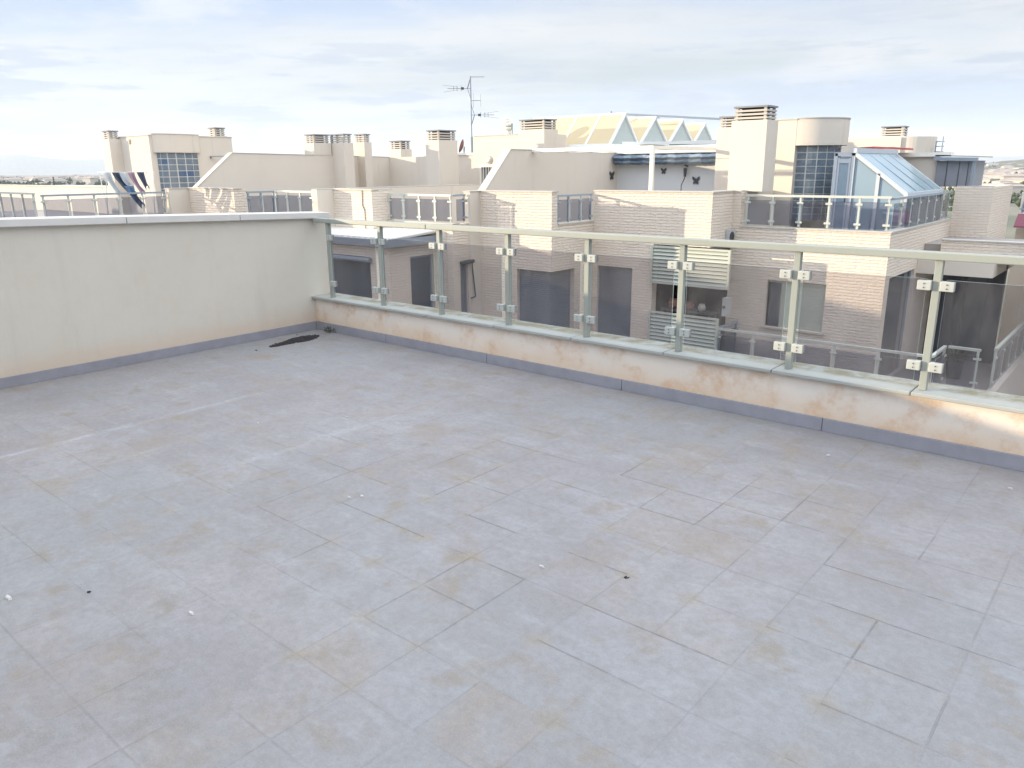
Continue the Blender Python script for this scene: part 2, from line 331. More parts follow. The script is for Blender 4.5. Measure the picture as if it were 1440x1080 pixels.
# own glass railing
rl=root('glass_railing','long smoked glass railing with cream posts and handrail on our kerb wall','railing',(-2,4.8,.35))
PX=[-6.46+.786*i for i in range(10)]
a=MB(); a.box(-6.66,-5.02,4.765,4.835,1.095,1.140); a.build('handrail',M['rail'],rl,bevel=.006)
a=MB(); a.box(-5.016,7.9,4.765,4.835,1.095,1.140); a.build('handrail',M['rail'],rl,bevel=.006)
def screw(mb,x,z): mb.tube((x,4.7575,z),(x,4.7545,z),.0038,8)
for i,x in enumerate(PX):
    p=MB(); p.box(x-.020,x+.020,4.785,4.825,.350,1.095); p.build('post',M['rail'],rl,bevel=.003)
    for z in (.495,.955):
        for sd in (-1,1):
            if i==0 and sd<0: continue
            cl=MB(); cx=x+sd*.0575; cl.box(cx-.036,cx+.036,4.760,4.800,z-.027,z+.027); c_=cl.build('glass_clamp',M['clamp'],rl,bevel=.004)
            sc=MB(); screw(sc,cx,z+.011); screw(sc,cx,z-.011); sc.build('screw',M['dark_metal'],c_)
for x0,x1 in zip(PX[:-1],PX[1:]):
    g=MB(); g.box(x0+.050,x1-.050,4.776,4.784,.405,.990,0)
    # rim faces take the polished edge material
    g.m=[1,1,0,0,1,1]
    g.build('glass_pane',[M['glass_own'],M['glass_edge']],rl)

# debris near the corner
def blob_in_ellipse(n,cx,cy,ax,ay,ang,zmax,size,mb):
    for _ in range(n):
        t=rnd.random()*6.283; r=math.sqrt(rnd.random()); px_,py=ax*r*math.cos(t),ay*r*math.sin(t)*(1+.35*math.sin(px_*9) if (px_:=ax*r*math.cos(t)) else 1)
        x=cx+px_*math.cos(ang)-py*math.sin(ang); y=cy+px_*math.sin(ang)+py*math.cos(ang)
        s_=size*(.5+rnd.random()); z=s_*.5+rnd.random()*zmax*(1-r)
        A=Vector((rnd.uniform(-1,1),rnd.uniform(-1,1),rnd.uniform(-.6,.6))).normalized()*s_; B=A.orthogonal().normalized()*s_*.7; N=A.cross(B).normalized()*s_*.4
        mb.obox((x,y,z),A,B,N)
a=MB(); blob_in_ellipse(900,-6.36,4.24,.30,.085,R(97),.012,.007,a)
tag(a.build('gravel_patch',M['mat_black']),'dark gravel and leaf litter patch on the floor by the far corner','debris',kind='stuff')
a=MB()
for _ in range(90):
    x=-6.44+rnd.gauss(0,.04); y=4.70+rnd.gauss(0,.02); z=rnd.uniform(.0,.05); t=rnd.random()*6.28
    d=Vector((math.cos(t),math.sin(t),rnd.uniform(.2,1.6))).normalized(); L=rnd.uniform(.008,.022); sd=d.orthogonal().normalized()*L*.25
    b_=Vector((x,min(y,4.73),z)); a.add([b_-sd,b_+sd,b_+d*L*.6+sd*1.2,b_+d*L],[(0,1,2,3)])
tag(a.build('weed',M['leaf']),'small dry weed growing at the foot of the skirting in the corner','plant')
chips=[(-3.24,.77,.022,.008,.2),(-2.58,1.17,.016,.008,.4),(-2.93,2.27,.016,.008,.9),(-1.78,2.28,.013,.008,.3),(-1.30,4.33,.013,.010,1.2),(-.42,4.43,.012,.009,.4),(-2.97,2.22,.010,.006,2),(-4.05,3.05,.010,.005,.3),(-4.4,2.6,.011,.005,.8)]
lab=['white paint chip near the lower left edge of the terrace floor','white chip on the floor right of the dark speck, lower left','white flake on the floor beside an ochre tile stain','small white chip in the middle of the terrace floor','white pebble on the floor near the kerb wall skirting','white pebble on the floor by the right edge of the photo','tiny white flake next to the larger flake mid floor','tiny white flake on the bluish floor left of centre','small white flake left on the floor between lime streaks']
for (x,y,r_,h,an),lb in zip(chips,lab):
    a=MB(); n=7; ring=[(x+r_*(1+.3*math.sin(k*2.3+an*5))*math.cos(2*math.pi*k/n+an),y+r_*.55*(1+.3*math.cos(k*1.7+an))*math.sin(2*math.pi*k/n+an),.001) for k in range(n)]
    top=[(x+(q[0]-x)*.7,y+(q[1]-y)*.7,h) for q in ring]
    a.add(ring+top,[(i,(i+1)%n,n+(i+1)%n,n+i) for i in range(n)]+[tuple(range(n,2*n))]); tag(a.build('white_chip',M['stone']),lb,'chip','white chips scattered on the terrace floor')
for (x,y,lb) in [(-3.04,.99,'dark speck of dirt on the floor at lower left'),(-1.46,2.43,'dark clod of dirt on the floor right of centre'),(-6.6,4.43,'black crumb between gravel patch and side wall'),(-6.3,3.78,'dark crumb on the floor left of the gravel patch')]:
    a=MB(); blob_in_ellipse(14,x,y,.009,.005,.4,.003,.0028,a); tag(a.build('dirt_speck',M['mat_black']),lb,'dirt','dark specks on the terrace floor')

# ------------------------------------------------------------------ the row opposite
ZB=-14
def cells(holes,u0,u1,z0,z1):
    us=sorted({u0,u1,*[h for q in holes for h in q[:2]]}); zs=sorted({z0,z1,*[h for q in holes for h in q[2:]]})
    for a_,b_ in zip(us[:-1],us[1:]):
        for c_,d_ in zip(zs[:-1],zs[1:]):
            cu,cz=(a_+b_)/2,(c_+d_)/2
            if not any(h[0]<cu<h[1] and h[2]<cz<h[3] for h in holes): yield a_,b_,c_,d_
def front(mb,x0,x1,y,z0,z1,holes=(),t=.2):
    for a_,b_,c_,d_ in cells(list(holes),x0,x1,z0,z1): mb.box(a_,b_,y,y+t,c_,d_)
def side(mb,x,y0,y1,z0,z1,holes=(),t=.2):
    for a_,b_,c_,d_ in cells(list(holes),y0,y1,z0,z1): mb.box(x-t,x,a_,b_,c_,d_)
def cope(parent,x0,x1,y0,y1,z,mat='coping',h=.028,o=.02):
    a=MB(); a.box(x0-o,x1+o,y0-o,y1+o,z+.001,z+h); return a.build('coping',M[mat],parent)
def party(parent,x,pts,t=.2,mat='stucco'):
    a=MB(); a.prism([(x,y,z) for y,z in pts],(-t,0,0)); return a.build('party_wall',M[mat],parent)
def chimney(parent,x0,x1,y0,y1,z0,z1,zc,rings=4,hs=True):
    a=MB(); a.box(x0,x1,y0,y1,z0,z1); ch=a.build('chimney',M['stucco'],parent)
    i=.05; a=MB(); X0,X1,Y0,Y1=x0+i,x1-i,y0+i,y1-i; H=zc-z1
    step=H/rings; pw=.035
    for px_ in (X0+pw,X1-pw):
        for py in (Y0+pw,Y1-pw): a.box(px_-pw*.8,px_+pw*.8,py-pw*.8,py+pw*.8,z1,zc-.03)
    for k in range(rings):
        z=z1+step*k+step*.10; hh=step*.56; o=.012
        if k==rings-1: break
        a.box(X0-o,X1+o,Y0-o,Y0+.03,z+.02,z+hh+.02); a.box(X0-o,X1+o,Y1-.03,Y1+o,z+.02,z+hh+.02)
        a.box(X0-o,X0+.03,Y0+.031,Y1-.031,z+.02,z+hh+.02); a.box(X1-.03,X1+o,Y0+.031,Y1-.031,z+.02,z+hh+.02)
    a.build('louvre',M['louvre'],ch)
    a=MB(); a.box(X0-.03,X1+.03,Y0-.03,Y1+.03,zc-.035,zc); a.build('cap_slab',M['louvre_top'],ch)
    a=MB(); a.box(X0+.10,X1-.10,Y0+.10,Y1-.10,z1,zc-.04); a.build('flue',M['flue'],ch) if min(X1-X0,Y1-Y0)>.28 else None
    return ch
def railing(label,p,q,zb,zt,n,mat='opp_rail',group='glass railings on the roof terraces opposite',first=True,last=True,pm=None,inset=.04):
    p=Vector((*p,0)); q=Vector((*q,0)); d=(q-p); L=d.length; d.normalize(); nrm=Vector((d.y,-d.x,0))
    r=root('glass_railing',label,'railing',((p.x+q.x)/2,(p.y+q.y)/2,zb),group); pm=pm or mat
    a=MB(); a.bar(p+Vector((0,0,zt)),q+Vector((0,0,zt)),.06,.045); a.build('handrail',M[mat],r)
    for i in range(n+1):
        c=p+d*(L*i/n)
        if i==0: c+=d*inset
        if i==n: c-=d*inset
        if (i==0 and not first) or (i==n and not last): continue
        a=MB(); a.obox(c+Vector((0,0,(zb+zt)/2)),d*.02,nrm*.02,Vector((0,0,(zt-zb)/2-.02))); a.build('post',M[pm],r)
        for f in (.18,.78):
            z=zb+(zt-zb)*f; a=MB(); a.obox(c+nrm*.02+Vector((0,0,z)),d*.065,nrm*.018,Vector((0,0,.02))); a.build('glass_clamp',M[pm],r)
    for i in range(n):
        c0=p+d*(L*i/n+.045); c1=p+d*(L*(i+1)/n-.045); c=(c0+c1)/2
        a=MB(); a.obox(c+nrm*.022+Vector((0,0,zb+(zt-zb)*.46)),d*(c1-c0).length/2,nrm*.004,Vector((0,0,(zt-zb)*.40))); a.m=[1,1,1,1,0,0] if False else a.m
        g=a.build('glass_pane',[M['opp_glass'],M['glass_edge']],r)
        me=g.data
        for pl in me.polygons:
            nn=pl.normal
            if abs(nn.dot(nrm))<.5: pl.material_index=1
    return r
def shutterwin(parent,face,u0,u1,z0,z1,at_,mat='shutter_dark',name='window',slats=True):
    a=MB(); b_=MB()
    if face=='Y':
        a.box(u0,u1,at_+.10,at_+.13,z0,z1); w_=a.build(name,M[mat],parent)
        b_.box(u0,u0+.04,at_+.07,at_+.10,z0,z1).box(u1-.04,u1,at_+.07,at_+.10,z0,z1).box(u0+.04,u1-.04,at_+.07,at_+.10,z1-.05,z1)
        if slats:
            z=z0+.02
            while z<z1-.08: b_.box(u0+.04,u1-.04,at_+.085,at_+.10,z,z+.030); z+=.045
    else:
        a.box(at_-.13,at_-.10,u0,u1,z0,z1); w_=a.build(name,M[mat],parent)
        b_.box(at_-.10,at_-.07,u0,u0+.04,z0,z1).box(at_-.10,at_-.07,u1-.04,u1,z0,z1).box(at_-.10,at_-.07,u0+.04,u1-.04,z1-.05,z1)
        if slats:
            z=z0+.02
            while z<z1-.08: b_.box(at_-.10,at_-.085,u0+.04,u1-.04,z,z+.030); z+=.045
    b_.build('frame',M[mat if slats else 'metal_blue'],w_); return w_
def drum(parent,xt,yc,ry,rx,z0,z1,gz0,cols,rows,blue=(),gry=None,grx=None):
    """half-round bay on the +X side of a tower: rendered drum above, curved glass-block window below"""
    n=28; pts=[(xt,yc-ry)]+[(xt+rx*math.sin(math.pi*k/n),yc-ry*math.cos(math.pi*k/n)) for k in range(1,n)]+[(xt,yc+ry)]
    a=MB(); a.prism([(x,y,z0) for x,y in pts],(0,0,z1-z0)); dr=a.build('drum',M['stucco'],parent)
    for p in dr.data.polygons: p.use_smooth=abs(p.normal.z)<.5 and p.normal.x>-.5
    dr.data.set_sharp_from_angle(angle=R(40))
    pts2=[(xt-.02,yc-ry-.015)]+[(xt+(rx+.015)*math.sin(math.pi*k/n),yc-(ry+.015)*math.cos(math.pi*k/n)) for k in range(n+1)]+[(xt-.02,yc+ry+.015)]
    a=MB(); a.prism([(x,y,z1+.001) for x,y in pts2],(0,0,.022)); a.build('coping',M['coping'],dr)
    gry=gry or ry*.86; grx=grx or rx*.82
    def P(t,z,o=0): return (xt+(grx+o)*math.sin(math.pi*t),yc-(gry+o)*math.cos(math.pi*t),z)
    a=MB(); m_=40
    ps=[P(k/m_,gz0,-.012) for k in range(m_+1)]; a.prism(ps,(0,0,z0-gz0-.001)); wn=a.build('glass_block_window',M['mortar_white'],parent)
    g=MB(); gb=MB(); dh=(z0-gz0)/rows; g_t=.07/cols; gz=.035*dh+.006
    for c_ in range(cols):
        t0=c_/cols+g_t; t1=(c_+1)/cols-g_t
        for r_ in range(rows):
            za=gz0+dh*r_+gz; zb=gz0+dh*(r_+1)-gz; mb=gb if (c_,r_) in blue else g
            tm=(t0+t1)/2; vs=[P(t,z,0) for z in (za,zb) for t in (t0,tm,t1)]; iv=[P(t,z,-.03) for z in (za,zb) for t in (t0,tm,t1)]
            mb.add(vs+iv,[(0,1,4,3),(1,2,5,4),(0,3,9,6),(2,8,11,5),(3,4,10,9),(4,5,11,10),(0,6,7,1),(1,7,8,2)])
    g.build('glass_blocks',M['block'],wn)
    if blue: gb.build('blue_glass_blocks',M['block_blue'],wn)
    return dr

# --- house 1, far left, with tower
h1=root('terraced_house','leftmost house opposite with corner tower, glass block bay and drying laundry','house',(-24,8,ZB))
a=MB(); front(a,-40,-20.41,6.89,ZB,.40); side(a,-20.41,7.09,10.12,ZB,.40); a.build('wall',M['brick'],h1)
a=MB(); a.box(-40,-20.61,7.09,22,-.25,-.03); a.build('terrace_floor',M['terrace_tile'],h1)
cope(h1,-40,-20.43,6.89,7.09,.40); cope(h1,-20.61,-20.41,7.14,10.08,.40)
a=MB(); a.box(-25.35,-23.3,11.2,13.86,-.03,2.625); tw=a.build('tower',M['stucco'],h1)
a=MB(); a.box(-25.37,-23.28,11.18,13.88,2.626,2.645); a.build('coping',M['coping'],tw)
drum(h1,-23.3,12.01,.73,.26,2.15,2.66,.75,7,8,blue=((1,6),(3,4),(4,4)),gry=.63,grx=.2)
chimney(h1,-25.62,-25.12,10.85,11.198,-.03,2.58,2.82)
chimney(h1,-23.75,-23.32,13.30,13.72,2.647,2.67,2.92)
railing('cream glass railing at the left end of the row opposite, seen over our side wall',(-40,6.95),(-20.45,6.95),.43,1.13,26,first=False)
railing('shade-toned glass railing below the drying laundry on the leftmost house opposite',(-20.47,7.1),(-20.47,10.08),.43,1.08,5,mat='opp_rail_shade_grey',pm='opp_rail')

# --- house 2
h2=root('terraced_house','second house from the left opposite, long sloping side wall with chimneys','house',(-19.2,11,ZB))
a=MB(); front(a,-20.3,-18.08,10.66,ZB,1.165); side(a,-18.08,10.86,11.0,ZB,1.165); side(a,-18.08,11.0,11.97,ZB,.40); a.build('wall',M['brick'],h2)
a=MB(); a.box(-20.3,-18.28,10.86,17.75,-.25,-.03); a.box(-18.28,-16.4,11.98,17.75,-.25,-.03); a.build('terrace_floor',M['terrace_tile'],h2)
cope(h2,-20.28,-18.08,10.66,10.86,1.166); cope(h2,-18.28,-18.08,11.05,11.9,.401)
pw=party(h2,-20.3,[(10.12,ZB),(10.12,1.165),(10.87,1.165),(12.06,2.08),(17.75,2.0),(17.75,ZB)])
a=MB()
for (y0,z0),(y1,z1) in (((10.10,1.166),(10.88,1.166)),((10.88,1.166),(12.05,2.081)),((12.05,2.081),(17.75,2.001))):
    a.prism([(-20.285,y0,z0),(-20.285,y1,z1),(-20.285,y1,z1+.02),(-20.285,y0,z0+.02)],(-.23,0,0))
a.build('coping',M['coping'],pw)
chimney(h2,-20.79,-20.297,14.78,15.42,1.9,2.41,2.66)
chimney(h2,-20.48,-19.73,15.46,15.83,-.03,2.41,2.67)
chimney(h2,-20.48,-19.95,16.44,16.74,-.03,2.45,2.70)
a=MB(); a.box(-20.5,-17.3,17.751,17.95,-.03,2.0); a.build('back_wall',M['stucco'],h2)
chimney(h2,-20.76,-20.16,18.15,18.65,-.03,2.27,2.54)
chimney(h2,-17.76,-17.19,17.0,17.80,-.03,2.45,2.74)
a=MB(); a.box(-22,-16.5,17.96,24,-.3,-.03); a.build('rear_roof',M['terrace_tile'],h2)
railing('short shade-toned glass railing between the two brick parapets, side of second house opposite',(-18.14,11.05),(-18.14,11.86),.425,1.08,2,mat='opp_rail_shade_grey',pm='opp_rail_shade_grey')

# --- house 3
h3=root('terraced_house','third house opposite, with a cracked brick parapet and a metal roofed lean-to below','house',(-16,12,ZB))
a=MB(); front(a,-18.08,-16.4,11.77,ZB,.40); front(a,-16.18,-14.71,12.26,ZB,1.135); side(a,-14.71,12.46,12.91,ZB,1.135)
front(a,-14.71,-12.71,12.71,ZB,.395,[(-14.2,-13.5,-2.3,-.35)]); side(a,-12.5,12.71,13.24,ZB,.395,[(12.93,13.20,-2.8,-.52)]); a.build('wall',M['brick'],h3)
party(h3,-16.18,[(11.77,ZB),(11.77,1.135),(12.24,1.135),(17.7,1.135),(17.7,ZB)],t=.22)
cope(h3,-18.06,-16.42,11.77,11.97,.401); cope(h3,-16.16,-14.71,12.26,12.46,1.136); cope(h3,-16.38,-16.20,11.79,17.6,1.136); cope(h3,-14.89,-14.73,12.50,12.89,1.136)
cope(h3,-14.69,-12.5,12.71,12.91,.396,h=.022)
a=MB(); a.box(-16.18,-14.91,12.46,17.7,-.25,-.03); a.box(-14.91,-12.7,12.92,19.4,-.25,-.03); a.build('terrace_floor',M['terrace_tile'],h3)
shutterwin(h3,'Y',-14.2,-13.5,-2.3,-.35,12.71)
shutterwin(h3,'X',12.93,13.20,-2.8,-.52,-12.5,name='door')
a=MB(); a.box(-20.5,-18.02,19.5,19.7,-.03,2.05); bw=a.build('back_wall',M['stucco'],h3)
a=MB(); a.box(-20.5,-18.03,19.46,19.74,2.051,2.12); a.build('white_beam',M['white_warm'],bw)
railing('cream front glass railing left of the third house parapet, seen above our side wall end',(-18.04,11.83),(-16.42,11.83),.425,1.09,3)
railing('cream front glass railing of the third house, above the metal lean-to roof',(-14.68,12.77),(-12.56,12.77),.42,1.03,4)
railing('short side glass railing of the third house beside the sunlit pier',(-12.56,12.84),(-12.56,13.20),.42,1.03,1,mat='opp_rail_shade_grey',pm='opp_rail_shade_grey',first=False)
# narrow awning case over the door
r=root('awning_case','dark rolled awning case with folding arm above a narrow grey door','awning',(-12.4,13.0,-.5))
a=MB(); a.tube((-12.44,12.90,-.49),(-12.44,13.32,-.47),.045,12); a.build('roller_case',M['dark_metal'],r)
a=MB(); a.bar((-12.44,13.26,-.5),(-12.36,13.28,-1.3),.02,.03).bar((-12.36,13.28,-1.3),(-12.44,13.2,-1.34),.02,.03); a.build('arm',M['dark_metal'],r)
# crack + down pipe on the parapet
a=MB(); a.path([(-15.04,12.245,1.13),(-15.05,12.245,.78),(-14.98,12.245,.66),(-14.99,12.245,-.1)],.009,6)
tag(a.build('drain_pipe',M['dark_metal']),'thin dark crooked pipe running down the third house parapet','pipe')
# lean-to
lt=root('lean_to','brick lean-to with ribbed white metal roof, below the third house railing','lean-to',(-14.1,12,-3))
a=MB(); front(a,-16.2,-13.12,11.35,ZB,-.02,[(-15.6,-13.80,-2.0,-.30)]); side(a,-13.12,11.55,12.70,ZB,-.02,[(11.95,12.68,-2.9,-.30)],t=.2); a.build('wall',M['brick'],lt)
a=MB(); a.prism([(-16.3,11.22,.10),(-12.98,11.22,.10),(-12.98,12.69,.20),(-16.3,12.69,.20)],(0,0,.035)); rf=a.build('metal_roof',M['white'],lt)
a=MB()
for k in range(17):
    x=-16.2+k*.2; a.prism([(x,11.23,.136),(x+.05,11.23,.136),(x+.05,12.68,.236),(x,12.68,.236)],(0,0,.03))
a.build('roof_ribs',M['white'],rf)
a=MB(); a.box(-16.3,-12.98,11.19,11.219,-.03,.12); a.box(-12.979,-12.95,11.19,12.69,-.03,.14); a.build('fascia',M['metal_blue'],lt)
shutterwin(lt,'Y',-15.6,-13.80,-2.0,-.30,11.35,mat='pane_dark',slats=False); shutterwin(lt,'X',11.95,12.68,-2.9,-.30,-13.12,mat='pane_dark',name='glazed_door',slats=False)
a=MB(); a.tube((-15.7,11.29,-.36),(-13.72,11.29,-.36),.055,12); a.build('shutter_roller',M['metal_blue'],lt)

# --- house 4 with tower behind
h4=root('terraced_house','middle house opposite, brick parapet, sloping side wall and tower with barred window','house',(-11.5,14,ZB))
a=MB(); front(a,-12.43,-10.34,13.58,ZB,1.10,[(-11.33,-10.34-.0,-2.6,-.60)]); side(a,-10.34,13.78,15.0,ZB,.40,[(13.78,14.45,-2.6,-.60)]); side(a,-10.34,15.0,15.4,ZB,.40); a.build('wall',M['brick'],h4)
a=MB(); a.box(-11.33,-10.47,13.68,13.71,-2.6,-.60); w_=a.build('corner_window',M['shutter_dark'],h4)
b_=MB(); b_.box(-10.50,-10.47,13.711,14.45,-2.6,-.60)
z=-2.58
while z<-.66: b_.box(-11.33,-10.46,13.667,13.68,z,z+.03).box(-10.469,-10.457,13.68,14.45,z,z+.03); z+=.045
b_.build('shutter_slats',M['shutter_dark'],w_)
cope(h4,-12.41,-10.34,13.58,13.78,1.101); cope(h4,-10.54,-10.34,13.83,15.15,.401)
pw=party(h4,-12.43,[(13.24,ZB),(13.24,1.10),(13.73,1.10),(14.70,2.04),(19.4,2.01),(19.4,ZB)])
a=MB()
for (y0,z0),(y1,z1) in (((13.22,1.101),(13.74,1.101)),((13.74,1.101),(14.69,2.041)),((14.69,2.041),(19.39,2.011))):
    a.prism([(-12.415,y0,z0),(-12.415,y1,z1),(-12.415,y1,z1+.02),(-12.415,y0,z0+.02)],(-.23,0,0))
a.build('coping',M['coping'],pw)
a=MB(); a.box(-12.43,-10.54,13.78,19.4,-.25,-.03); a.build('terrace_floor',M['terrace_tile'],h4)
a=MB(); front(a,-18.02,-15.08,19.4,-.03,2.62,[(-17.70,-17.05,.5,1.66)]); a.box(-18.02,-15.08,19.601,20.56,-.03,2.62); tw=a.build('tower',M['stucco'],h4)
a=MB(); a.box(-18.04,-16.12,19.38,20.58,2.621,2.645); a.build('coping',M['coping'],tw)
chimney(h4,-16.10,-15.077,19.397,20.10,2.5,2.76,3.06)
a=MB(); fx0,fx1=-17.72,-17.03
a.box(fx0,fx0+.06,19.36,19.45,.5,1.66).box(fx1-.06,fx1,19.36,19.45,.5,1.66).box(fx0,fx1,19.36,19.45,1.661,1.73); bwn=a.build('barred_window',M['white_warm'],tw)
a=MB()
for k in range(5): a.box(fx0+.13+k*.11,fx0+.155+k*.11,19.39,19.41,.5,1.66)
a.build('bars',M['white'],bwn)
a=MB(); a.box(fx0+.06,fx1-.06,19.5,19.52,.5,1.66); a.build('pane',M['terrace_tile'],bwn)
r=root('wall_lamp','round bulkhead lamp above the barred window of the middle tower','lamp',(-17.33,19.38,1.9))
a=MB(); a.tube((-17.33,19.398,1.88),(-17.33,19.36,1.88),.13,20); a.build('base',M['louvre'],r)
a=MB(); a.tube((-17.33,19.36,1.88),(-17.33,19.31,1.88),.09,20,.06); a.build('shade',M['white'],r)
r=root('roof_cowl','pale rounded vent cowl standing on the roof of the middle tower','vent',(-16.85,19.9,2.63))
a=MB(); a.tube((-16.85,19.8,2.60),(-16.85,19.8,2.80),.09,14)
prev=Vector((-16.85,19.8,2.80)); rr=[.13,.165,.18,.175,.15,.07]
for k in range(5):
    nx=Vector((-16.85-.03*k,19.8,2.80+.085*(k+1))); a.tube(prev,nx,rr[k],14,rr[k+1]); prev=nx
a.build('cowl',M['white_warm'],r,smooth=True)
a=MB(); a.tube((-16.68,19.8,2.6),(-16.68,19.8,3.0),.018).tube((-16.68,19.8,2.85),(-16.76,19.8,2.9),.02); a.build('bracket',M['metal_blue'],r)
railing('shade-toned side glass railing between middle house parapet and the long brick parapet',(-10.40,13.82),(-10.40,15.16),.425,1.02,3,mat='opp_rail_shade_grey',pm='opp_rail_shade_grey')

# --- house 5 (pergola terrace)
h5=root('terraced_house','house opposite with long brick parapet, pergola terrace and louvred shutters below','house',(-9,15.5,ZB))
a=MB(); front(a,-10.34,-7.6,15.2,ZB,1.085,[(-10.22,-9.27,-2.6,-.60),(-8.74,-7.6,-2.75,-.03)]); side(a,-7.4,15.2,16.198,-.03,1.085); side(a,-7.4,15.2,16.198,ZB,-2.75)
a.build('wall',M['brick'],h5)
cope(h5,-10.34,-7.4,15.2,15.4,1.086); cope(h5,-7.6,-7.4,15.44,16.18,1.086)
shutterwin(h5,'Y',-10.22,-9.27,-2.6,-.60,15.2)
a=MB(); a.box(-10.34,-7.6,15.4,22,-.25,-.03); a.build('terrace_floor',M['terrace_tile'],h5)
a=MB(); a.box(-12.43,-8.72,19.401,19.6,-.03,1.98); a.build('back_wall',mat_stucco('pale_blue_grey_render',(.60,.60,.585)),h5)
a=MB(); a.box(-10.3,-7.62,16.6,16.7,-2.75,-.26); rc=a.build('recess_shade',M['void'],h5)  # black sheet stands in for the shade inside the balcony
a=MB(); a.box(-10.3,-7.62,15.41,16.59,-2.95,-2.76); a.build('balcony_floor',M['terrace_tile'],h5)
# louvred shutters
def louvre(label,x0,x1,z0,z1,y):
    r=root('louvred_shutter',label,'shutter',((x0+x1)/2,y,z0),'louvred shutters on the recessed balcony opposite')
    a=MB(); a.box(x0,x0+.05,y-.03,y+.03,z0,z1).box(x1-.05,x1,y-.03,y+.03,z0,z1).box(x0+.05,x1-.05,y-.03,y+.03,z1-.04,z1).box(x0+.05,x1-.05,y-.03,y+.03,z0,z0+.04); a.build('frame',M['slat'],r)
    a=MB(); z=z0+.05
    while z<z1-.05: a.prism([(x0+.05,y-.026,z),(x0+.05,y+.020,z+.062),(x0+.05,y+.026,z+.056),(x0+.05,y-.020,z-.006)],(x1-x0-.1,0,0)); z+=.082
    a.build('slats',M['slat'],r); return r
louvre('raised sage louvred shutter, upper one, wide panel over the dark balcony opening',-8.74,-6.88,-.87,-.05,15.12)
louvre('lower sage louvred shutter, wide panel under the dark balcony opening',-8.74,-7.06,-2.50,-1.50,15.12)
r=root('air_conditioner','white air conditioner unit tucked beside the corner of the long brick parapet','air conditioner',(-7.2,15.85,0))
a=MB(); a.box(-7.398,-7.31,15.90,16.19,-.02,.30); a.build('casing',M['ac'],r,bevel=.01)
a=MB(); a.tube((-7.309,16.04,.14),(-7.30,16.04,.14),.11,20); a.build('fan_grille',M['dark_metal'],r)
r=root('air_conditioner','white air conditioner unit standing inside the dark shuttered balcony','air conditioner',(-7.2,16,-2.7))
a=MB(); a.box(-7.16,-7.06,15.45,15.7,-1.50,-1.10); a.build('casing',M['ac'],r,bevel=.01)
a=MB(); a.tube((-7.11,15.445,-1.3),(-7.11,15.435,-1.3),.035,16); a.build('fan_grille',M['dark_metal'],r)
for x,s_,lb in ((-8.45,.12,'dark rounded pot on the shuttered balcony ledge, left one'),(-8.05,.10,'brown pot in the middle of the shuttered balcony'),(-7.75,.09,'small pale pot inside the shuttered balcony, right one')):
    a=MB(); prev=None; prof=[(.5,0),(.95,.35),(1,.7),(.7,1.05),(.8,1.15)]
    for (r0,z0),(r1,z1) in zip(prof[:-1],prof[1:]): a.tube((x,15.7,-1.50+z0*s_*1.6),(x,15.7,-1.50+z1*s_*1.6),r0*s_,14,r1*s_)
    tag(a.build('flower_pot',M['rust'] if x<-8 else M['louvre']),lb,'pot','pots on the shuttered balcony')
a=MB(); a.box(-8.7,-7.45,15.55,15.9,-1.54,-1.50); 
for x in (-8.66,-7.5):
    for y in (15.58,15.86): a.box(x-.02,x+.02,y-.02,y+.02,-2.755,-1.54)
tag(a.build('plant_table',M['slate']),'dark table holding pots inside the shuttered balcony','table')
# pergola
pg=root('pergola','white metal pergola frame over the terrace behind the long brick parapet','pergola',(-10.5,16,-.03))
a=MB(); a.box(-9.10,-9.02,15.50,15.58,-.03,1.99); a.build('post',M['white_warm'],pg)
a=MB(); a.box(-12.43,-9.02,15.49,15.59,1.99,2.07); a.build('front_beam',M['white_warm'],pg)
a=MB(); a.box(-9.11,-9.03,15.591,19.39,1.99,2.07); a.build('side_beam',M['white_warm'],pg)
a=MB(); a.box(-12.42,-9.11,19.3,19.36,1.99,2.05); a.build('rear_beam',M['white_warm'],pg)
a=MB()
for k in range(3): a.tube((-12.4,15.9+k*1.1,2.0),(-9.11,15.9+k*1.1,2.02),.010,6)
a.build('awning_wires',M['white'],pg)
r=root('folded_awning','blue grey striped awning folded along the pale back wall under the pergola','awning',(-10.5,19.2,1.8))
a=MB(); n=60; prof=[(19.39,1.96),(19.12,1.93),(19.05,1.86),(19.15,1.80),(19.08,1.74),(19.20,1.68),(19.39,1.72)]
vs=[]; 
for i in range(n+1):
    x=-12.38+3.6*i/n; wv=.008*math.sin(i*.9)+.006*math.sin(i*2.3+1); vs+=[(x,y-wv,z+wv*.7) for y,z in prof]
m_=len(prof); a.add(vs,[(i*m_+j,(i+1)*m_+j,(i+1)*m_+j+1,i*m_+j+1) for i in range(n) for j in range(m_-1)]); a.build('cloth',M['awning'],r)
a=MB(); a.box(-12.38,-8.78,19.15,19.39,1.965,1.985); a.build('case',M['metal_blue'],r)
def butterfly(label,c,ux,s_):
    c=Vector(c); ux=Vector(ux); uz=Vector((0,0,1)); nrm=ux.cross(uz)
    a=MB(); 
    for sg in (-1,1):
        a.prism([c+ux*sg*s_*p+uz*s_*q for p,q in ((.05,0),(.35,.75),(.85,1.0),(.95,.5),(.55,.0))],nrm*.012)
        a.prism([c+ux*sg*s_*p+uz*s_*q for p,q in ((.05,-.02),(.5,-.05),(.7,-.45),(.4,-.85),(.12,-.4))],nrm*.012)
    a.obox(c+nrm*.006,ux*.03*s_*2,uz*s_*.6,nrm*.014)
    tag(a.build('wall_butterfly',M['dark_metal']),label,'ornament','metal butterflies on the terrace wall')
butterfly('dark metal butterfly on the side wall left of the pergola post',(-12.42,19.1,1.38),(0,1,0),.13)
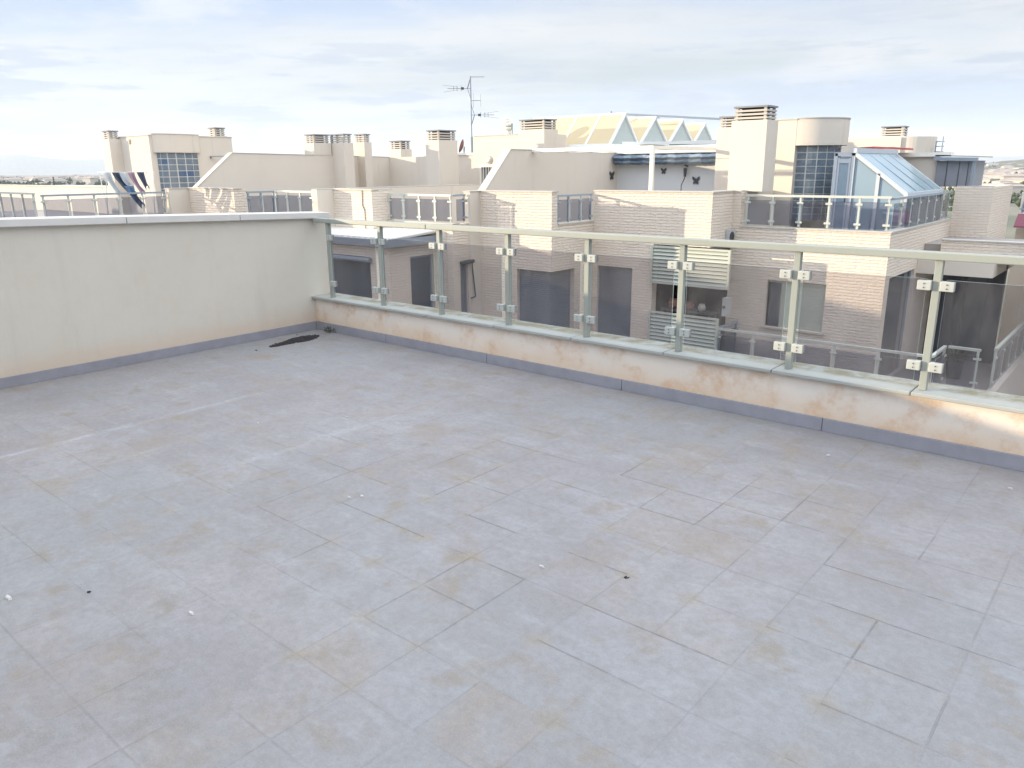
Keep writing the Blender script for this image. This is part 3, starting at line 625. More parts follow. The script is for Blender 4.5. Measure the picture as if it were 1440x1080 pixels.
butterfly('dark metal butterfly on the pale back wall right of the lantern',(-9.95,19.385,1.25),(1,0,0),.115)
butterfly('small dark butterfly on the back wall close left of the pergola post',(-10.93,19.385,1.50),(1,0,0),.09)
r=root('wall_lantern','dark wall lantern with hanging cord on the pale wall under the striped awning','lantern',(-10.2,19.3,1.5))
a=MB(); a.tube((-10.22,19.40,1.62),(-10.22,19.25,1.66),.02,8).tube((-10.22,19.27,1.58),(-10.22,19.27,1.36),.05,10,.03); a.build('lantern_body',M['dark_metal'],r)
a=MB(); a.path([(-10.28,19.39,1.60),(-10.30,19.39,1.3),(-10.38,19.39,1.15),(-10.40,19.39,.2)],.008,5); a.build('cord',M['dark_metal'],r)

# --- house 6
h6=root('terraced_house','right house opposite, with cantilevered chimney, round tower and shaded window','house',(-5.8,17,ZB))
a=MB(); front(a,-7.4,-4.15,16.2,ZB,1.085,[(-7.22,-4.15,.34,1.085),(-6.50,-5.26,-1.75,-.74)],t=.2)
side(a,-4.15,16.4,21.3,ZB,.34,[(16.50,18.45,-2.8,-.55)]); a.build('wall',M['brick'],h6)
cope(h6,-7.2,-4.15,16.2,16.4,.341); cope(h6,-4.35,-4.15,16.45,21.2,.341); cope(h6,-7.4,-7.24,16.2,16.38,1.086)
a=MB(); a.box(-7.4,-4.35,16.4,21.3,-.25,-.03); a.build('terrace_floor',M['terrace_tile'],h6)
party(h6,-7.2,[(16.401,-.03),(16.401,1.07),(17.9,1.07),(17.9,-.03)],mat='stucco')
chimney(h6,-7.66,-6.87,16.42,17.02,1.09,2.55,2.84)
chimney(h6,-8.70,-7.85,17.9,18.45,-.03,2.50,2.75)
a=MB(); a.box(-7.84,-6.80,17.9,21.0,-.03,2.60); tw=a.build('tower',M['stucco'],h6)
a=MB(); a.box(-7.83,-6.79,17.88,21.02,2.601,2.622); a.build('coping',M['coping'],tw)
drum(h6,-6.80,18.725,.82,.84,2.05,2.615,.40,10,11,blue=((4,8),),gry=.70,grx=.72)
w_=shutterwin(h6,'Y',-6.50,-5.26,-1.75,-.74,16.2,mat='slat')
a=MB(); a.box(-6.56,-5.20,16.15,16.25,-1.79,-1.752); a.build('sill',M['louvre'],w_)
a=MB(); a.box(-6.499,-6.22,16.27,16.285,-1.74,-.8); a.build('open_pane',M['pane_dark'],w_)
shutterwin(h6,'X',16.50,18.45,-2.8,-.55,-4.15,mat='pane_dark',name='glazed_door',slats=False)
railing('cream front glass railing of the right house opposite, before the glass block tower',(-7.12,16.26),(-4.22,16.26),.37,1.01,5)
railing('long side glass railing of the right house opposite, running back beside the conservatory',(-4.22,16.30),(-4.22,21.1),.37,.98,7,mat='opp_rail_shade_grey',pm='opp_rail',first=False)
# lower terrace of house 6
lw=root('lower_terrace','lower brick terrace in front of the right house, with a stepped edge','terrace',(-5,15.6,-3))
a=MB(); a.box(-7.05,-2.95,15.2,16.199,-14,-2.80); a.box(-4.149,-2.35,16.2,16.4,-14,-2.80).box(-4.149,-2.2,16.401,22,-14,-2.80); a.build('floor_block',M['terrace_tile'],lw)
a=MB(); a.box(-7.05,-2.98,15.08,15.199,-14,-2.50); a.box(-2.949,-2.85,15.08,16.3,-14,-2.5); a.box(-2.849,-2.30,16.2,16.3,-14,-2.5); a.box(-2.199,-2.05,16.401,22,-14,-2.50); a.build('kerb',M['stucco'],lw)
railing('lower front glass railing below the shaded window of the right house',(-7.10,15.16),(-3.02,15.16),-2.48,-1.72,5,group='glass railings on the lower terraces')
railing('short lower side railing joining the wall beside the louvred shutters',(-7.1,15.25),(-7.1,16.15),-2.48,-1.72,1,mat='opp_rail_shade_grey',group='glass railings on the lower terraces')
railing('short lower return railing at the corner of the lower terrace',(-2.95,15.2),(-2.95,16.22),-2.48,-1.72,1,group='glass railings on the lower terraces',first=False)
railing('short lower front railing beside the potted plant',(-2.9,16.25),(-2.36,16.25),-2.48,-1.72,1,group='glass railings on the lower terraces',first=False)
railing('long lower side railing running back at the right edge, lower terrace',(-2.15,16.42),(-2.15,21.6),-2.48,-1.70,6,group='glass railings on the lower terraces')

# conservatory
cv=root('conservatory','white framed conservatory with sloping glass roof beside the round tower','conservatory',(-5,18.5,-.03))
ry0,ry1=17.5,20.5; rx,rz,ex,ez=-5.38,1.86,-4.28,1.03
def fr(mb,p,q,w_=.07,h=.07): mb.bar(p,q,w_,h)
a=MB()
for y in (ry0,ry1):
    fr(a,(-5.76,y,rz-.02),(rx,y,rz-.02)); fr(a,(rx,y,rz),(ex,y,ez)); fr(a,(-5.38,y,-.03),(-5.38,y,rz)); fr(a,(-4.85,y,-.03),(-4.85,y,1.44)); fr(a,(-5.74,y,-.03),(-5.74,y,rz))
    fr(a,(ex,y,-.03),(ex,y,ez),.06,.06); fr(a,(-5.9,y,.9),(ex,y,.9),.06,.06) if y==ry0 and False else None
a.bar((rx,ry0-.05,rz+.05),(rx,ry1+.05,rz+.05),.12,.10); a.bar((ex,ry0-.05,ez+.0),(ex,ry1+.05,ez+.0),.08,.07)
a.build('frame',M['frame_grey'],cv)
a=MB(); a.prism([(rx+.02,ry0+.035,rz+.01),(ex,ry0+.035,ez+.03),(ex,ry1-.035,ez+.03),(rx+.02,ry1-.035,rz+.01)],(0,0,.012)); g=a.build('roof_glass',M['roofglass'],cv)
a=MB()
for k in range(1,4):
    y=ry0+(ry1-ry0)*k/4; fr(a,(rx,y,rz+.02),(ex,y,ez+.05),.03,.03)
a.build('roof_bars',M['blueglass'],g)
a=MB(); a.box(-5.70,-5.42,ry0,ry0+.02,.02,rz-.07).prism([(-5.34,ry0,.02),(-4.89,ry0,.02),(-4.89,ry0,1.43),(-5.34,ry0,1.76)],(0,.02,0)).prism([(-4.81,ry0,.02),(ex-.04,ry0,.02),(ex-.04,ry0,1.02),(-4.81,ry0,1.36)],(0,.02,0)); a.build('gable_glass',M['blueglass'],cv)
a=MB(); a.box(-5.70,-5.66,ry0-.015,ry0,.02,rz-.1).box(-5.47,-5.43,ry0-.015,ry0,.02,rz-.1).box(-5.66,-5.47,ry0-.015,ry0,1.66,1.74); dd=a.build('door',M['frame_grey'],cv)
a=MB(); a.tube((-5.47,ry0-.03,.85),(-5.47,ry0-.03,.97),.012); a.build('handle',M['dark_metal'],dd)
a=MB(); a.box(ex-.01,ex+.01,ry0+.04,ry1-.04,-.03,ez-.04); a.build('side_glass',M['blueglass'],cv)
a=MB(); a.prism([(-5.9,19.0,1.95),(-5.42,19.0,1.97),(-5.25,21.6,1.96),(-5.9,22.3,2.02)],(0,0,.045)); tag(a.build('red_tarpaulin',M['red']),'red tarpaulin lying over the top of the conservatory','tarpaulin')
tb=root('roof_terrace_wall','grey rendered wall with white beam behind the sloping conservatory roof','wall',(-5,21.5,-.03))
a=MB(); a.box(-6.7,-4.66,21.5,21.7,-.03,1.80); a.build('wall_body',M['stucco'],tb)
a=MB(); a.box(-5.62,-4.36,21.40,21.74,1.802,1.90); a.build('beam',M['white_warm'],tb)
en=root('screened_enclosure','grey screened terrace enclosure with a metal gutter and corner post','enclosure',(-4.2,21.6,-.03))
a=MB(); a.box(-4.65,-3.93,21.42,21.45,1.1,1.70); a.box(-3.93,-3.90,21.42,23,1.1,1.7); a.build('screens',mat_plain('grey_screen_cloth',(.24,.25,.27),.8,0,.12,6),en)
a=MB()
for x in (-4.42,-4.16,-3.97): a.box(x,x+.012,21.405,21.419,1.1,1.7)
a.build('screen_seams',M['dark_metal'],en)
a=MB(); a.bar((-4.70,21.36,1.75),(-3.78,21.36,1.72),.14,.08); a.build('gutter',M['metal_blue'],en)
a=MB(); a.prism([(-4.7,21.4,1.81),(-3.75,21.4,1.77),(-3.75,23,1.77),(-4.7,23,1.81)],(0,0,.03)); a.build('roof',M['louvre'],en)
a=MB(); a.box(-3.86,-3.81,21.34,21.39,1.1,1.70); a.build('post',M['metal_blue'],en)
# house 7: brick block, canopy, lower opening
h7=root('terraced_house','rightmost house opposite, shaded brick block above a cream canopy slab','house',(-3.4,21.5,ZB))
a=MB(); a.box(-4.149,-3.36,21.3,24,ZB,1.10); a.build('wall',M['brick'],h7)
a=MB(); a.box(-4.13,-3.38,21.32,21.6,1.101,1.12); a.build('coping',M['coping'],h7)
a=MB(); a.box(-4.148,1.0,19.0,21.29,-.35,-.06); a.build('terrace_slab',M['terrace_tile'],h7)
a=MB(); a.box(-3.78,1.0,18.8,18.999,-.35,.04); a.build('parapet',M['brick'],h7)
cope(h7,-3.78,1.0,18.8,19.0,.041)
a=MB(); a.prism([(-4.148,18.55,-.355),(-2.70,18.55,-.355),(-2.70,18.55,-.66),(-4.148,18.55,-.66)],(0,.24,0)); a.box(-2.90,-2.70,18.791,24,-.66,-.36); a.build('canopy_edge',M['stucco'],h7)
a=MB(); a.box(-4.148,-2.7,20.2,20.4,-2.8,-.36); a.build('rear_wall',M['slate'],h7)
a=MB(); a.box(-3.9,-3.0,20.15,20.19,-2.7,-.75); wn=a.build('sliding_window',M['pane_dark'],h7)
a=MB(); a.box(-3.47,-3.43,20.12,20.149,-2.7,-.75).box(-3.9,-3.0,20.12,20.149,-.75,-.70); a.build('frame',M['dark_metal'],wn)
a=MB(); a.box(-2.69,3,23.3,23.5,-14,-.02); a.build('rear_facade',M['brick'],h7)
r=root('potted_plant','dark spiky potted plant on the lower terrace behind the railing','plant',(-3.1,18.3,-2.8))
a=MB(); a.tube((-3.1,18.3,-2.8),(-3.1,18.3,-2.45),.13,14,.17); a.build('pot',M['slate'],r)
a=MB()
for k in range(46):
    t=k*2.4; el=rnd.uniform(.3,1.3); L=rnd.uniform(.35,.65); p0=Vector((-3.1,18.3,-2.45)); dr=Vector((math.cos(t)*math.cos(el),math.sin(t)*math.cos(el),math.sin(el))); sd=Vector((-math.sin(t),math.cos(t),0))*.018
    mid=p0+dr*L*.6; tip=p0+dr*L-Vector((0,0,.12)); a.add([p0-sd,p0+sd,mid+sd,tip,mid-sd],[(0,1,2,3,4)])
a.build('leaves',M['leaf'],r)
# house 8 beyond, right edge
h8=root('terraced_house','cream house with glass railing and dark pink awning at the right edge of the photo','house',(-2,27,ZB))
a=MB(); a.box(-3.3,4,25.2,25.4,ZB,.30); a.box(-3.3,4,25.4,34,ZB,-.3); a.build('wall',M['stucco'],h8)
a=MB(); a.box(-3.6,-2.3,27.6,27.8,-.3,.80); a.build('cream_wall',M['stucco'],h8)
a=MB(); a.prism([(-3.3,25.15,.29),(-1.2,25.15,.29),(-1.2,24.7,-.02),(-3.3,24.7,-.02)],(0,0,.03)); a.build('pink_awning',M['magenta'],h8)
a=MB(); a.box(-3.4,-1.5,29,29.2,-.3,1.0); a.build('dark_glazing',M['pane_dark'],h8)
railing('grey glass railing at the far right edge with cream wall behind it',(-3.28,25.28),(-.4,25.28),.31,1.02,9,mat='opp_rail_shade_grey',group='glass railings on the roof terraces opposite')

# skylight canopies
def tent(label,y0,y1,xg,xl,zb,za,gr='triangular skylight canopies with yellow blinds',npan=3):
    r=root('skylight_canopy',label,'skylight',((xg+xl)/2,(y0+y1)/2,zb),gr); ym=(y0+y1)/2
    a=MB()
    for k in range(npan+1):
        x=xl+(xg-xl)*k/npan
        a.bar((x,y0,zb),(x,ym,za),.07,.06); a.bar((x,y1,zb),(x,ym,za),.07,.06)
    a.bar((xl-.04,y0,zb),(xg+.04,y0,zb),.08,.08); a.bar((xl-.04,y1,zb),(xg+.04,y1,zb),.08,.08); a.bar((xl-.04,ym,za+.02),(xg+.04,ym,za+.02),.07,.06); a.bar((xg,y0,zb),(xg,y1,zb),.07,.06)
    a.build('frame',M['white'],r)
    a=MB(); 
    a.prism([(xl,y0,zb+.0),(xg,y0,zb),(xg,ym,za),(xl,ym,za)],(0,-.008,.012)); a.build('yellow_blind',M['yellow'],r)
    a=MB(); a.prism([(xl,y1,zb+.0),(xg,y1,zb),(xg,ym,za),(xl,ym,za)],(0,.008,.012)); a.build('rear_blind',M['yellow'],r)
    a=MB(); a.prism([(xg-.02,y0+.06,zb),(xg-.02,y1-.06,zb),(xg-.02,ym,za-.06)],(-.02,0,0)); a.build('gable_pane',M['pale_panel'],r)
    return r
tent('nearest and largest yellow skylight canopy, leftmost gable',20.75,22.42,-13.6,-17.2,2.28,3.20,npan=4)
tent('second yellow skylight canopy, behind the largest one',22.55,24.3,-13.6,-17.2,2.36,3.17)
tent('third yellow skylight canopy, half hidden by the second gable',24.42,26.1,-13.6,-17.2,2.42,3.16)
tent('fourth yellow skylight canopy, smallest gable next to the chimneys',26.2,27.7,-13.6,-17.2,2.46,3.10)
at_=root('atrium_building','low atrium block carrying the yellow skylight canopies','building',(-15,24,ZB))
a=MB(); a.box(-18,-12.9,20.62,28,ZB,2.18); a.build('wall',M['stucco'],at_)
a=MB(); a.box(-18,-12.8,20.5,28,2.181,2.235); a.build('roof_edge',M['white'],at_)
a=MB(); a.bar((-13.3,21.0,2.32),(-10.0,24.2,2.34),.05,.09).bar((-13.4,24.5,2.42),(-10.0,24.5,2.42),.05,.07); tag(a.build('roof_rail',M['white']),'white roof rail running right from the skylight canopies','rail')
for (p,q,lb) in (((-17.6,24.2,3.32),(-13.9,24.2,3.22),'thin grey bar above the yellow skylights, left one'),((-15.0,22.9,3.34),(-12.4,27.4,3.2),'thin grey bar above the yellow skylights, right one')):
    r=root('blind_rail',lb,'bar',p,'grey bars above the skylights'); a=MB(); a.bar(p,q,.05,.07); a.build('bar',M['alu'],r)
    a=MB(); a.box(p[0]-.03,p[0]+.03,p[1]-.03,p[1]+.03,p[2]-.25,p[2]+.08); a.build('bracket',M['metal_blue'],r)
# far tower at right
ft=root('terraced_house','farther house with a rounded tower and wide chimney, behind the conservatory','house',(-7.5,28,ZB))
a=MB(); a.box(-10.5,-6.95,27,30,ZB,2.45); a.build('tower',M['stucco'],ft)
n=24; a=MB(); a.prism([(-6.95+.80*math.sin(math.pi*k/n),27.9-.82*math.cos(math.pi*k/n),1.6) for k in range(n+1)],(0,0,.86)); dr=a.build('drum',M['stucco'],ft)
chimney(ft,-7.7,-6.96,27.3,27.9,2.451,2.50,2.80)
a=MB()
for z in (2.0,2.16,2.3): a.bar((-6.1,27.6,z),(-5.85,27.6,z),.025,.03)
a.bar((-6.08,27.6,1.8),(-6.08,27.6,2.3),.03,.03).bar((-5.9,27.6,1.8),(-5.9,27.6,2.45),.03,.03); tag(a.build('metal_bracket',M['metal_blue']),'small blue metal ladder bracket beside the far rounded tower','bracket')
# antenna
an=root('antenna_mast','tall aerial mast with several tv antennas behind the middle tower','antenna',(-20.5,22,1.9))
mx,my=-20.5,22
a=MB(); a.tube((mx,my,0),(mx,my,2.75),.045,8).tube((mx,my,2.75),(mx,my,4.86),.022,8); a.build('pole',M['metal_blue'],an)
def yagi(z,d,L,n_,h,vert=False):
    a=MB(); d=Vector(d); up=Vector((0,0,1)); sd=d.cross(up) if not vert else up
    p0=Vector((mx,my,z)); a.tube(p0,p0+d*L,.008,5)
    for k in range(n_):
        c=p0+d*(L*(.25+.75*k/max(1,n_-1))); hh=h*(1-.35*k/n_); a.tube(c-sd*hh,c+sd*hh,.004,5)
    a.build('yagi_antenna',M['dark_metal'],an)
def panel(z,d):
    a=MB(); d=Vector(d); sd=d.cross(Vector((0,0,1))); p0=Vector((mx,my,z))
    for s_ in (-1,1):
        for j in (-1,0,1): a.tube(p0+d*.12+sd*.12*j,p0-d*(-.12)+sd*.12*j+d*.22*1-d*.34+Vector((0,0,s_*.36)),.006,5)
    a.tube(p0,p0+d*.85,.008,5)
    for j,k in ((.35,.10),(.5,.09),(.62,.08)): a.tube(p0+d*j-Vector((0,0,k)),p0+d*j+Vector((0,0,k)),.008,5)
    for zz in (-.12,.12): a.tube(p0+d*.45+Vector((0,0,zz*.4)),p0+d*1.0+Vector((0,0,zz)),.004,5)
    a.obox(p0+d*.3,d*.05,sd*.05,Vector((0,0,.04))); a.build('uhf_antenna',M['dark_metal'],an)
dl=Vector((-.76,-.65,0)); dr_=Vector((.76,.65,0))
panel(4.44,dl); panel(3.52,dr_); yagi(4.02,dr_,.35,2,.26,True); yagi(4.83,dr_,.5,4,.10)
sdh=root('satellite_dish','rusty backed satellite dish beside the aerial mast','dish',(-21,22,2.2))
a=MB(); rings=6; seg=20; vs=[]; c=Vector((-20.95,22,2.42)); nn=Vector((-.8,-.5,.3)).normalized(); u_=nn.orthogonal().normalized(); v_=nn.cross(u_)
for i in range(rings+1):
    r_=.26*i/rings
    for j in range(seg): t=2*math.pi*j/seg; vs.append(c+u_*r_*math.cos(t)+v_*r_*math.sin(t)+nn*(r_*r_*1.2))
a.add(vs,[(i*seg+j,i*seg+(j+1)%seg,(i+1)*seg+(j+1)%seg,(i+1)*seg+j) for i in range(rings) for j in range(seg)]); a.build('dish',M['rust'],sdh)
a=MB(); a.tube((-20.95,22.05,0),(-20.95,22.05,2.35),.03).tube((-20.95,22.05,2.3),(-20.9,22.02,2.42),.03); a.build('stand',M['alu'],sdh)
a=MB(); a.prism([(-20.75,22.3,1.9),(-20.2,22.3,1.9),(-20.3,22.3,2.75),(-20.55,22.3,2.55)],(0,.4,0)); tag(a.build('roof_vent',M['louvre']),'small pale roof housing at the foot of the aerial mast','vent')

# laundry
cr=root('clothes_rack','white fold out clothes airer on the leftmost terrace rail','clothes airer',(-20.9,9.2,.4))
a=MB(); X=-20.75
for k in range(5): a.tube((X-.25+k*.09,8.70,1.60),(X-.25+k*.09,9.95,1.60),.006,5)
a.tube((X-.27,8.7,1.6),(X+.13,8.7,1.6),.009,5).tube((X-.27,9.95,1.6),(X+.13,9.95,1.6),.009,5)
for y in (8.72,9.93): a.tube((X-.27,y,1.6),(X+.1,y-.0,-.03),.010,5).tube((X+.13,y,1.6),(X-.24,y,-.03),.010,5)
a.build('frame',M['white'],cr)
def cloth(label,x,y0,y1,ztop,drop,mat,drift,cat='garment'):
    nu,nv=10,12; vs=[]
    for j in range(nv+1):
        f=j/nv
        for i in range(nu+1):
            g=i/nu; y=y0+(y1-y0)*(g*(1-.55*f)+.28*f)+drift*f**1.5; xx=x+.04*math.sin(g*7+f*3)+.10*f*f; z=ztop-drop*f*(1-.25*math.sin(g*3.1))
            vs.append((xx,y,z))
    a=MB(); W=nu+1; a.add(vs,[(j*W+i,j*W+i+1,(j+1)*W+i+1,(j+1)*W+i) for j in range(nv) for i in range(nu)])
    o=a.build('hanging_garment',M[mat],smooth=True); so=o.modifiers.new('t','SOLIDIFY'); so.thickness=.006
    tag(o,label,cat,'laundry drying on the leftmost terrace')
cloth('grey towel hanging at the left end of the airer',-20.90,8.78,8.95,1.60,.62,'whitecloth',.22)
cloth('navy blue trousers blown sideways on the airer',-20.82,8.95,9.12,1.60,.66,'denim',.40)
cloth('long denim garment hanging lowest over the glass railing',-20.55,9.10,9.32,1.26,.58,'denim2',.26)
cloth('white shirt behind the navy trousers on the airer',-21.0,9.05,9.38,1.60,.42,'whitecloth',.2)
cloth('pink garment blown sideways on the airer',-20.80,9.34,9.50,1.60,.60,'pink',.22)
cloth('dark garment at the right end of the airer',-20.78,9.56,9.74,1.60,.46,'denim',.10)
a=MB(); a.box(-23.29,-23.24,13.05,13.09,1.98,2.06).bar((-23.24,13.07,2.04),(-23.05,13.45,2.05),.05,.03); tag(a.build('awning_bracket',M['metal_blue']),'blue awning bracket on the left tower beside the glass block bay','bracket')
butterfly('small dark emblem high on the sunlit face of the left tower',(-24.5,11.195,2.47),(1,0,0),.08)
# far flat roof behind the left railing and its pole
fr_=root('flat_roof_building','long flat roofed building with pink parapet beyond the leftmost railing','building',(-45,16,ZB))
a=MB(); a.box(-80,-32.4,14,14.3,ZB,1.00); a.box(-80,-32.4,14.3,30,ZB,.5); a.build('parapet',M['stucco'],fr_)
a=MB(); a.box(-80.05,-32.35,13.97,14.33,1.001,1.05); a.build('coping',M['coping'],fr_)
a=MB(); a.tube((-40.2,14.6,.5),(-40.2,14.6,1.42),.03,8); tag(a.build('roof_pole',M['dark_metal']),'thin dark pole on the flat roof at far left','pole')

# ------------------------------------------------------------------ land, town, hills
a=MB(); S=16000; a.box(-S,S,-S,S,-16,-14.01)
def mat_ground():
    m,nt,b=newmat('dry_ground'); p=wpos(nt); s=sep(nt,p)
    c=mixc(nt,ramp(nt,noi(nt,p,.012,6,.6),.35,.65),(.10,.11,.07),(.24,.21,.16)); d=mth(nt,'SQRT',mth(nt,'ADD',mth(nt,'MULTIPLY',s[0],s[0]),mth(nt,'MULTIPLY',s[1],s[1])))
    c=mixc(nt,ramp(nt,d,40,90),(.055,.055,.058),c); nt.links.new(c,b.inputs['Base Color']); b.inputs['Roughness'].default_value=.9; return m
a.build('ground',mat_ground())['kind']='structure'
def mat_hill():
    m,nt,b=newmat('wooded_hillside'); p=wpos(nt)
    c=mixc(nt,ramp(nt,noi(nt,p,.02,7,.65),.38,.62),(.045,.06,.035),(.16,.14,.09)); nt.links.new(c,b.inputs['Base Color']); b.inputs['Roughness'].default_value=1; return m
hm=mat_hill()
H0=R(90+40.28)
def ridge(name,dist,a0,a1,hf,n,depth,zb=-14.5):
    vs=[]; fs=[]; rows=[(-depth,0),(-depth*.55,.45),(-depth*.2,.85),(0,1),(depth*.5,.6),(depth,0)]
    for i in range(n+1):
        t=i/n; ang=R(a0+(a1-a0)*t)   # degrees right of the +Y axis
        h=hf(t)
        for (dd,k) in rows:
            r_=dist+dd; k2=k*(1+.18*noise.noise(Vector((t*18,dd*.01,3.1)))) if 0<k<1 else k
            vs.append((math.sin(ang)*r_,math.cos(ang)*r_,zb+h*k2))
    w_=len(rows)
    for i in range(n):
        for j in range(w_-1): fs.append((i*w_+j,(i+1)*w_+j,(i+1)*w_+j+1,i*w_+j+1))
    a=MB(); a.add(vs,fs); o=a.build(name,hm,smooth=True); o['kind']='structure'; return o
def fb(x,s_): return noise.fractal(Vector((x*s_,1.7,.3)),1.0,2.0,5)
ridge('mountains',13000,-100,60,lambda t:150+75*math.exp(-((t-.175)/.010)**2)+ 90*math.exp(-((t-.235)/.05)**2)+55*fb(t,24)+150*max(0,t-.45),300,1700)
ridge('hills',2600,-20,40,lambda t:18+28*math.exp(-((t-.33)/.12)**2)+6*fb(t,18),160,1100)
wm=[mat_plain('far_house_white',(.62,.58,.52),.8,0,.1,.01),mat_plain('far_house_cream',(.50,.45,.39),.8,0,.1,.01),mat_plain('far_roof',(.36,.30,.26),.8,0,.1,.01)]
def hill_z(r_): # height of the front slope of the hills
    f=max(0,min(1,(r_-1500)/1100)); return -14.5+32*f*f*.9
def house(mb,x,y,z,sx,sy,h,ang,wmi):
    ca,sa=math.cos(ang),math.sin(ang); A=Vector((ca,sa,0)); B=Vector((-sa,ca,0)); c=Vector((x,y,z))
    mb.obox(c+Vector((0,0,h/2)),A*sx/2,B*sy/2,Vector((0,0,h/2)),wmi)
    e=[c+A*sx/2*i+B*sy/2*j+Vector((0,0,h+.02)) for i,j in((-1.1,-1.1),(1.1,-1.1),(1.1,1.1),(-1.1,1.1))]; r0,r1=c-A*sx*.3+Vector((0,0,h*1.25)),c+A*sx*.3+Vector((0,0,h*1.25))
    mb.add(e+[r0,r1],[(0,1,5,4),(2,3,4,5),(1,2,5),(3,0,4),(3,2,1,0)],2)
a=MB(); tr=MB()
for _ in range(900):
    right=rnd.random()<.45
    deg=rnd.uniform(-12,4) if right else rnd.uniform(-80,-56)
    d=rnd.uniform(700,2300) if right else rnd.uniform(1100,3000)
    ang=R(deg); x,y=math.sin(ang)*d,math.cos(ang)*d; z=-14.3 if not right else hill_z(d)-1
    house(a,x,y,z,rnd.uniform(10,26),rnd.uniform(8,14),rnd.uniform(4,8.5),rnd.random()*3,rnd.choice((0,0,1)))
tag(a.build('far_town',wm),'pale far off houses of the town along the horizon','town',kind='stuff')
for k in range(26):
    hm_=MB(); dg_=-10.9+4.6*rnd.random(); d=500+1300*(k/26)**1.2; x,y=math.sin(R(dg_))*d,math.cos(R(dg_))*d
    house(hm_,x,y,-14.3 if d<1500 else hill_z(d)-1,rnd.uniform(9,15),rnd.uniform(8,11),rnd.uniform(3.5,6.5),rnd.random()*3,rnd.choice((0,1)))
    tag(hm_.build('far_house',wm),'small pale house among trees on the far plain at the right edge','house','far houses at the right edge')
for _ in range(1900):
    right=rnd.random()<.5
    deg=rnd.uniform(-12,5) if right else rnd.uniform(-80,-56)
    d=rnd.uniform(300,2400) if right else rnd.uniform(500,2600)
    ang=R(deg); x,y=math.sin(ang)*d,math.cos(ang)*d; z=-14.3 if not right else hill_z(d)-1
    s_=rnd.uniform(3,6)*(1 if d>900 else .7)
    for k in range(4):
        c=Vector((x+rnd.gauss(0,s_*.5),y+rnd.gauss(0,s_*.5),z+s_*rnd.uniform(.3,1.1))); q=s_*rnd.uniform(.35,.6)
        vs=[c+Vector(v)*q for v in((1,0,0),(-1,0,0),(0,1,0),(0,-1,0),(0,0,1),(0,0,-1))]
        tr.add(vs,[(0,2,4),(2,1,4),(1,3,4),(3,0,4),(2,0,5),(1,2,5),(3,1,5),(0,3,5)])
tag(tr.build('far_trees',mat_plain('far_tree_foliage',(.05,.07,.035),.9,0,.4,.3)),'dark far off trees between the houses on the plain','trees',kind='stuff')

# haze
a=MB(); a.box(-15800,15800,-15800,15800,-17,420); hz=a.build('haze',None if False else M['stone'])
hz.data.materials.clear(); m=bpy.data.materials.new('pale_haze'); m.use_nodes=True; nt=m.node_tree; nt.nodes.clear()
out=nt.nodes.new('ShaderNodeOutputMaterial'); pv=nt.nodes.new('ShaderNodeVolumePrincipled'); pv.inputs['Color'].default_value=(.80,.88,1,1); pv.inputs['Density'].default_value=.00009; pv.inputs['Anisotropy'].default_value=0
nt.links.new(pv.outputs[0],out.inputs['Volume']); hz.data.materials.append(m); hz['kind']='stuff'

# ------------------------------------------------------------------ light and sky
sc=bpy.context.scene
L=Vector((.815,.565,-.140)).normalized()
sun=bpy.data.lights.new('sun','SUN'); sun.energy=3.4; sun.angle=R(.6); sun.color=(1,.83,.60)
so=bpy.data.objects.new('sun',sun); C.objects.link(so); so.rotation_mode='QUATERNION'; so.rotation_quaternion=L.to_track_quat('-Z','Y')
wd=bpy.data.worlds.new('World'); sc.world=wd; wd.use_nodes=True; nt=wd.node_tree; bg=nt.nodes['Background']
sky=nt.nodes.new('ShaderNodeTexSky'); sky.sky_type='NISHITA'; sky.sun_disc=False; sky.sun_elevation=R(8.03); sky.sun_rotation=math.atan2(-L.x,-L.y)
sky.altitude=50; sky.air_density=1.0; sky.dust_density=1.2; sky.ozone_density=1.6
tc=nt.nodes.new('ShaderNodeTexCoord'); s=sep(nt,tc.outputs['Generated'])
zz=mth(nt,'ADD',mth(nt,'MAXIMUM',s[2],0),.10); u=mth(nt,'DIVIDE',s[0],zz); v=mth(nt,'DIVIDE',s[1],zz); cv_=comb(nt,u,v,0)
rot=nt.nodes.new('ShaderNodeVectorRotate'); rot.inputs['Angle'].default_value=R(-35); nt.links.new(cv_,rot.inputs[0])
n1=noi(nt,mapv(nt,rot.outputs[0],(.35,.9,1),(3.1,1.2,0)),1.0,8,.6)
veil=ramp(nt,n1,.30,.62)
sd=nt.nodes.new('ShaderNodeVectorMath'); sd.operation='DOT_PRODUCT'; nt.links.new(tc.outputs['Generated'],sd.inputs[0]); sd.inputs[1].default_value=tuple(-L)
toward=ramp(nt,sd.outputs['Value'],-.45,1.0)
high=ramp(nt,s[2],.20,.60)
# cloud brightness: brighter towards the low sun; unseen overhead boost added to light floor
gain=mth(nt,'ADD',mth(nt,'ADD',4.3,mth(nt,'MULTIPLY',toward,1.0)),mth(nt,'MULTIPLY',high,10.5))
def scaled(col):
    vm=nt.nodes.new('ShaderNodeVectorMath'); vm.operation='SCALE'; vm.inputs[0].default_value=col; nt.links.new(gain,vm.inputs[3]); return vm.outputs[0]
skm=nt.nodes.new('ShaderNodeVectorMath'); skm.operation='MULTIPLY'; nt.links.new(sky.outputs[0],skm.inputs[0]); skm.inputs[1].default_value=(.62,.72,.86)
c=mixc(nt,mth(nt,'ADD',mth(nt,'MULTIPLY',veil,.42),.52),skm.outputs[0],scaled((.93,.965,1.0)))
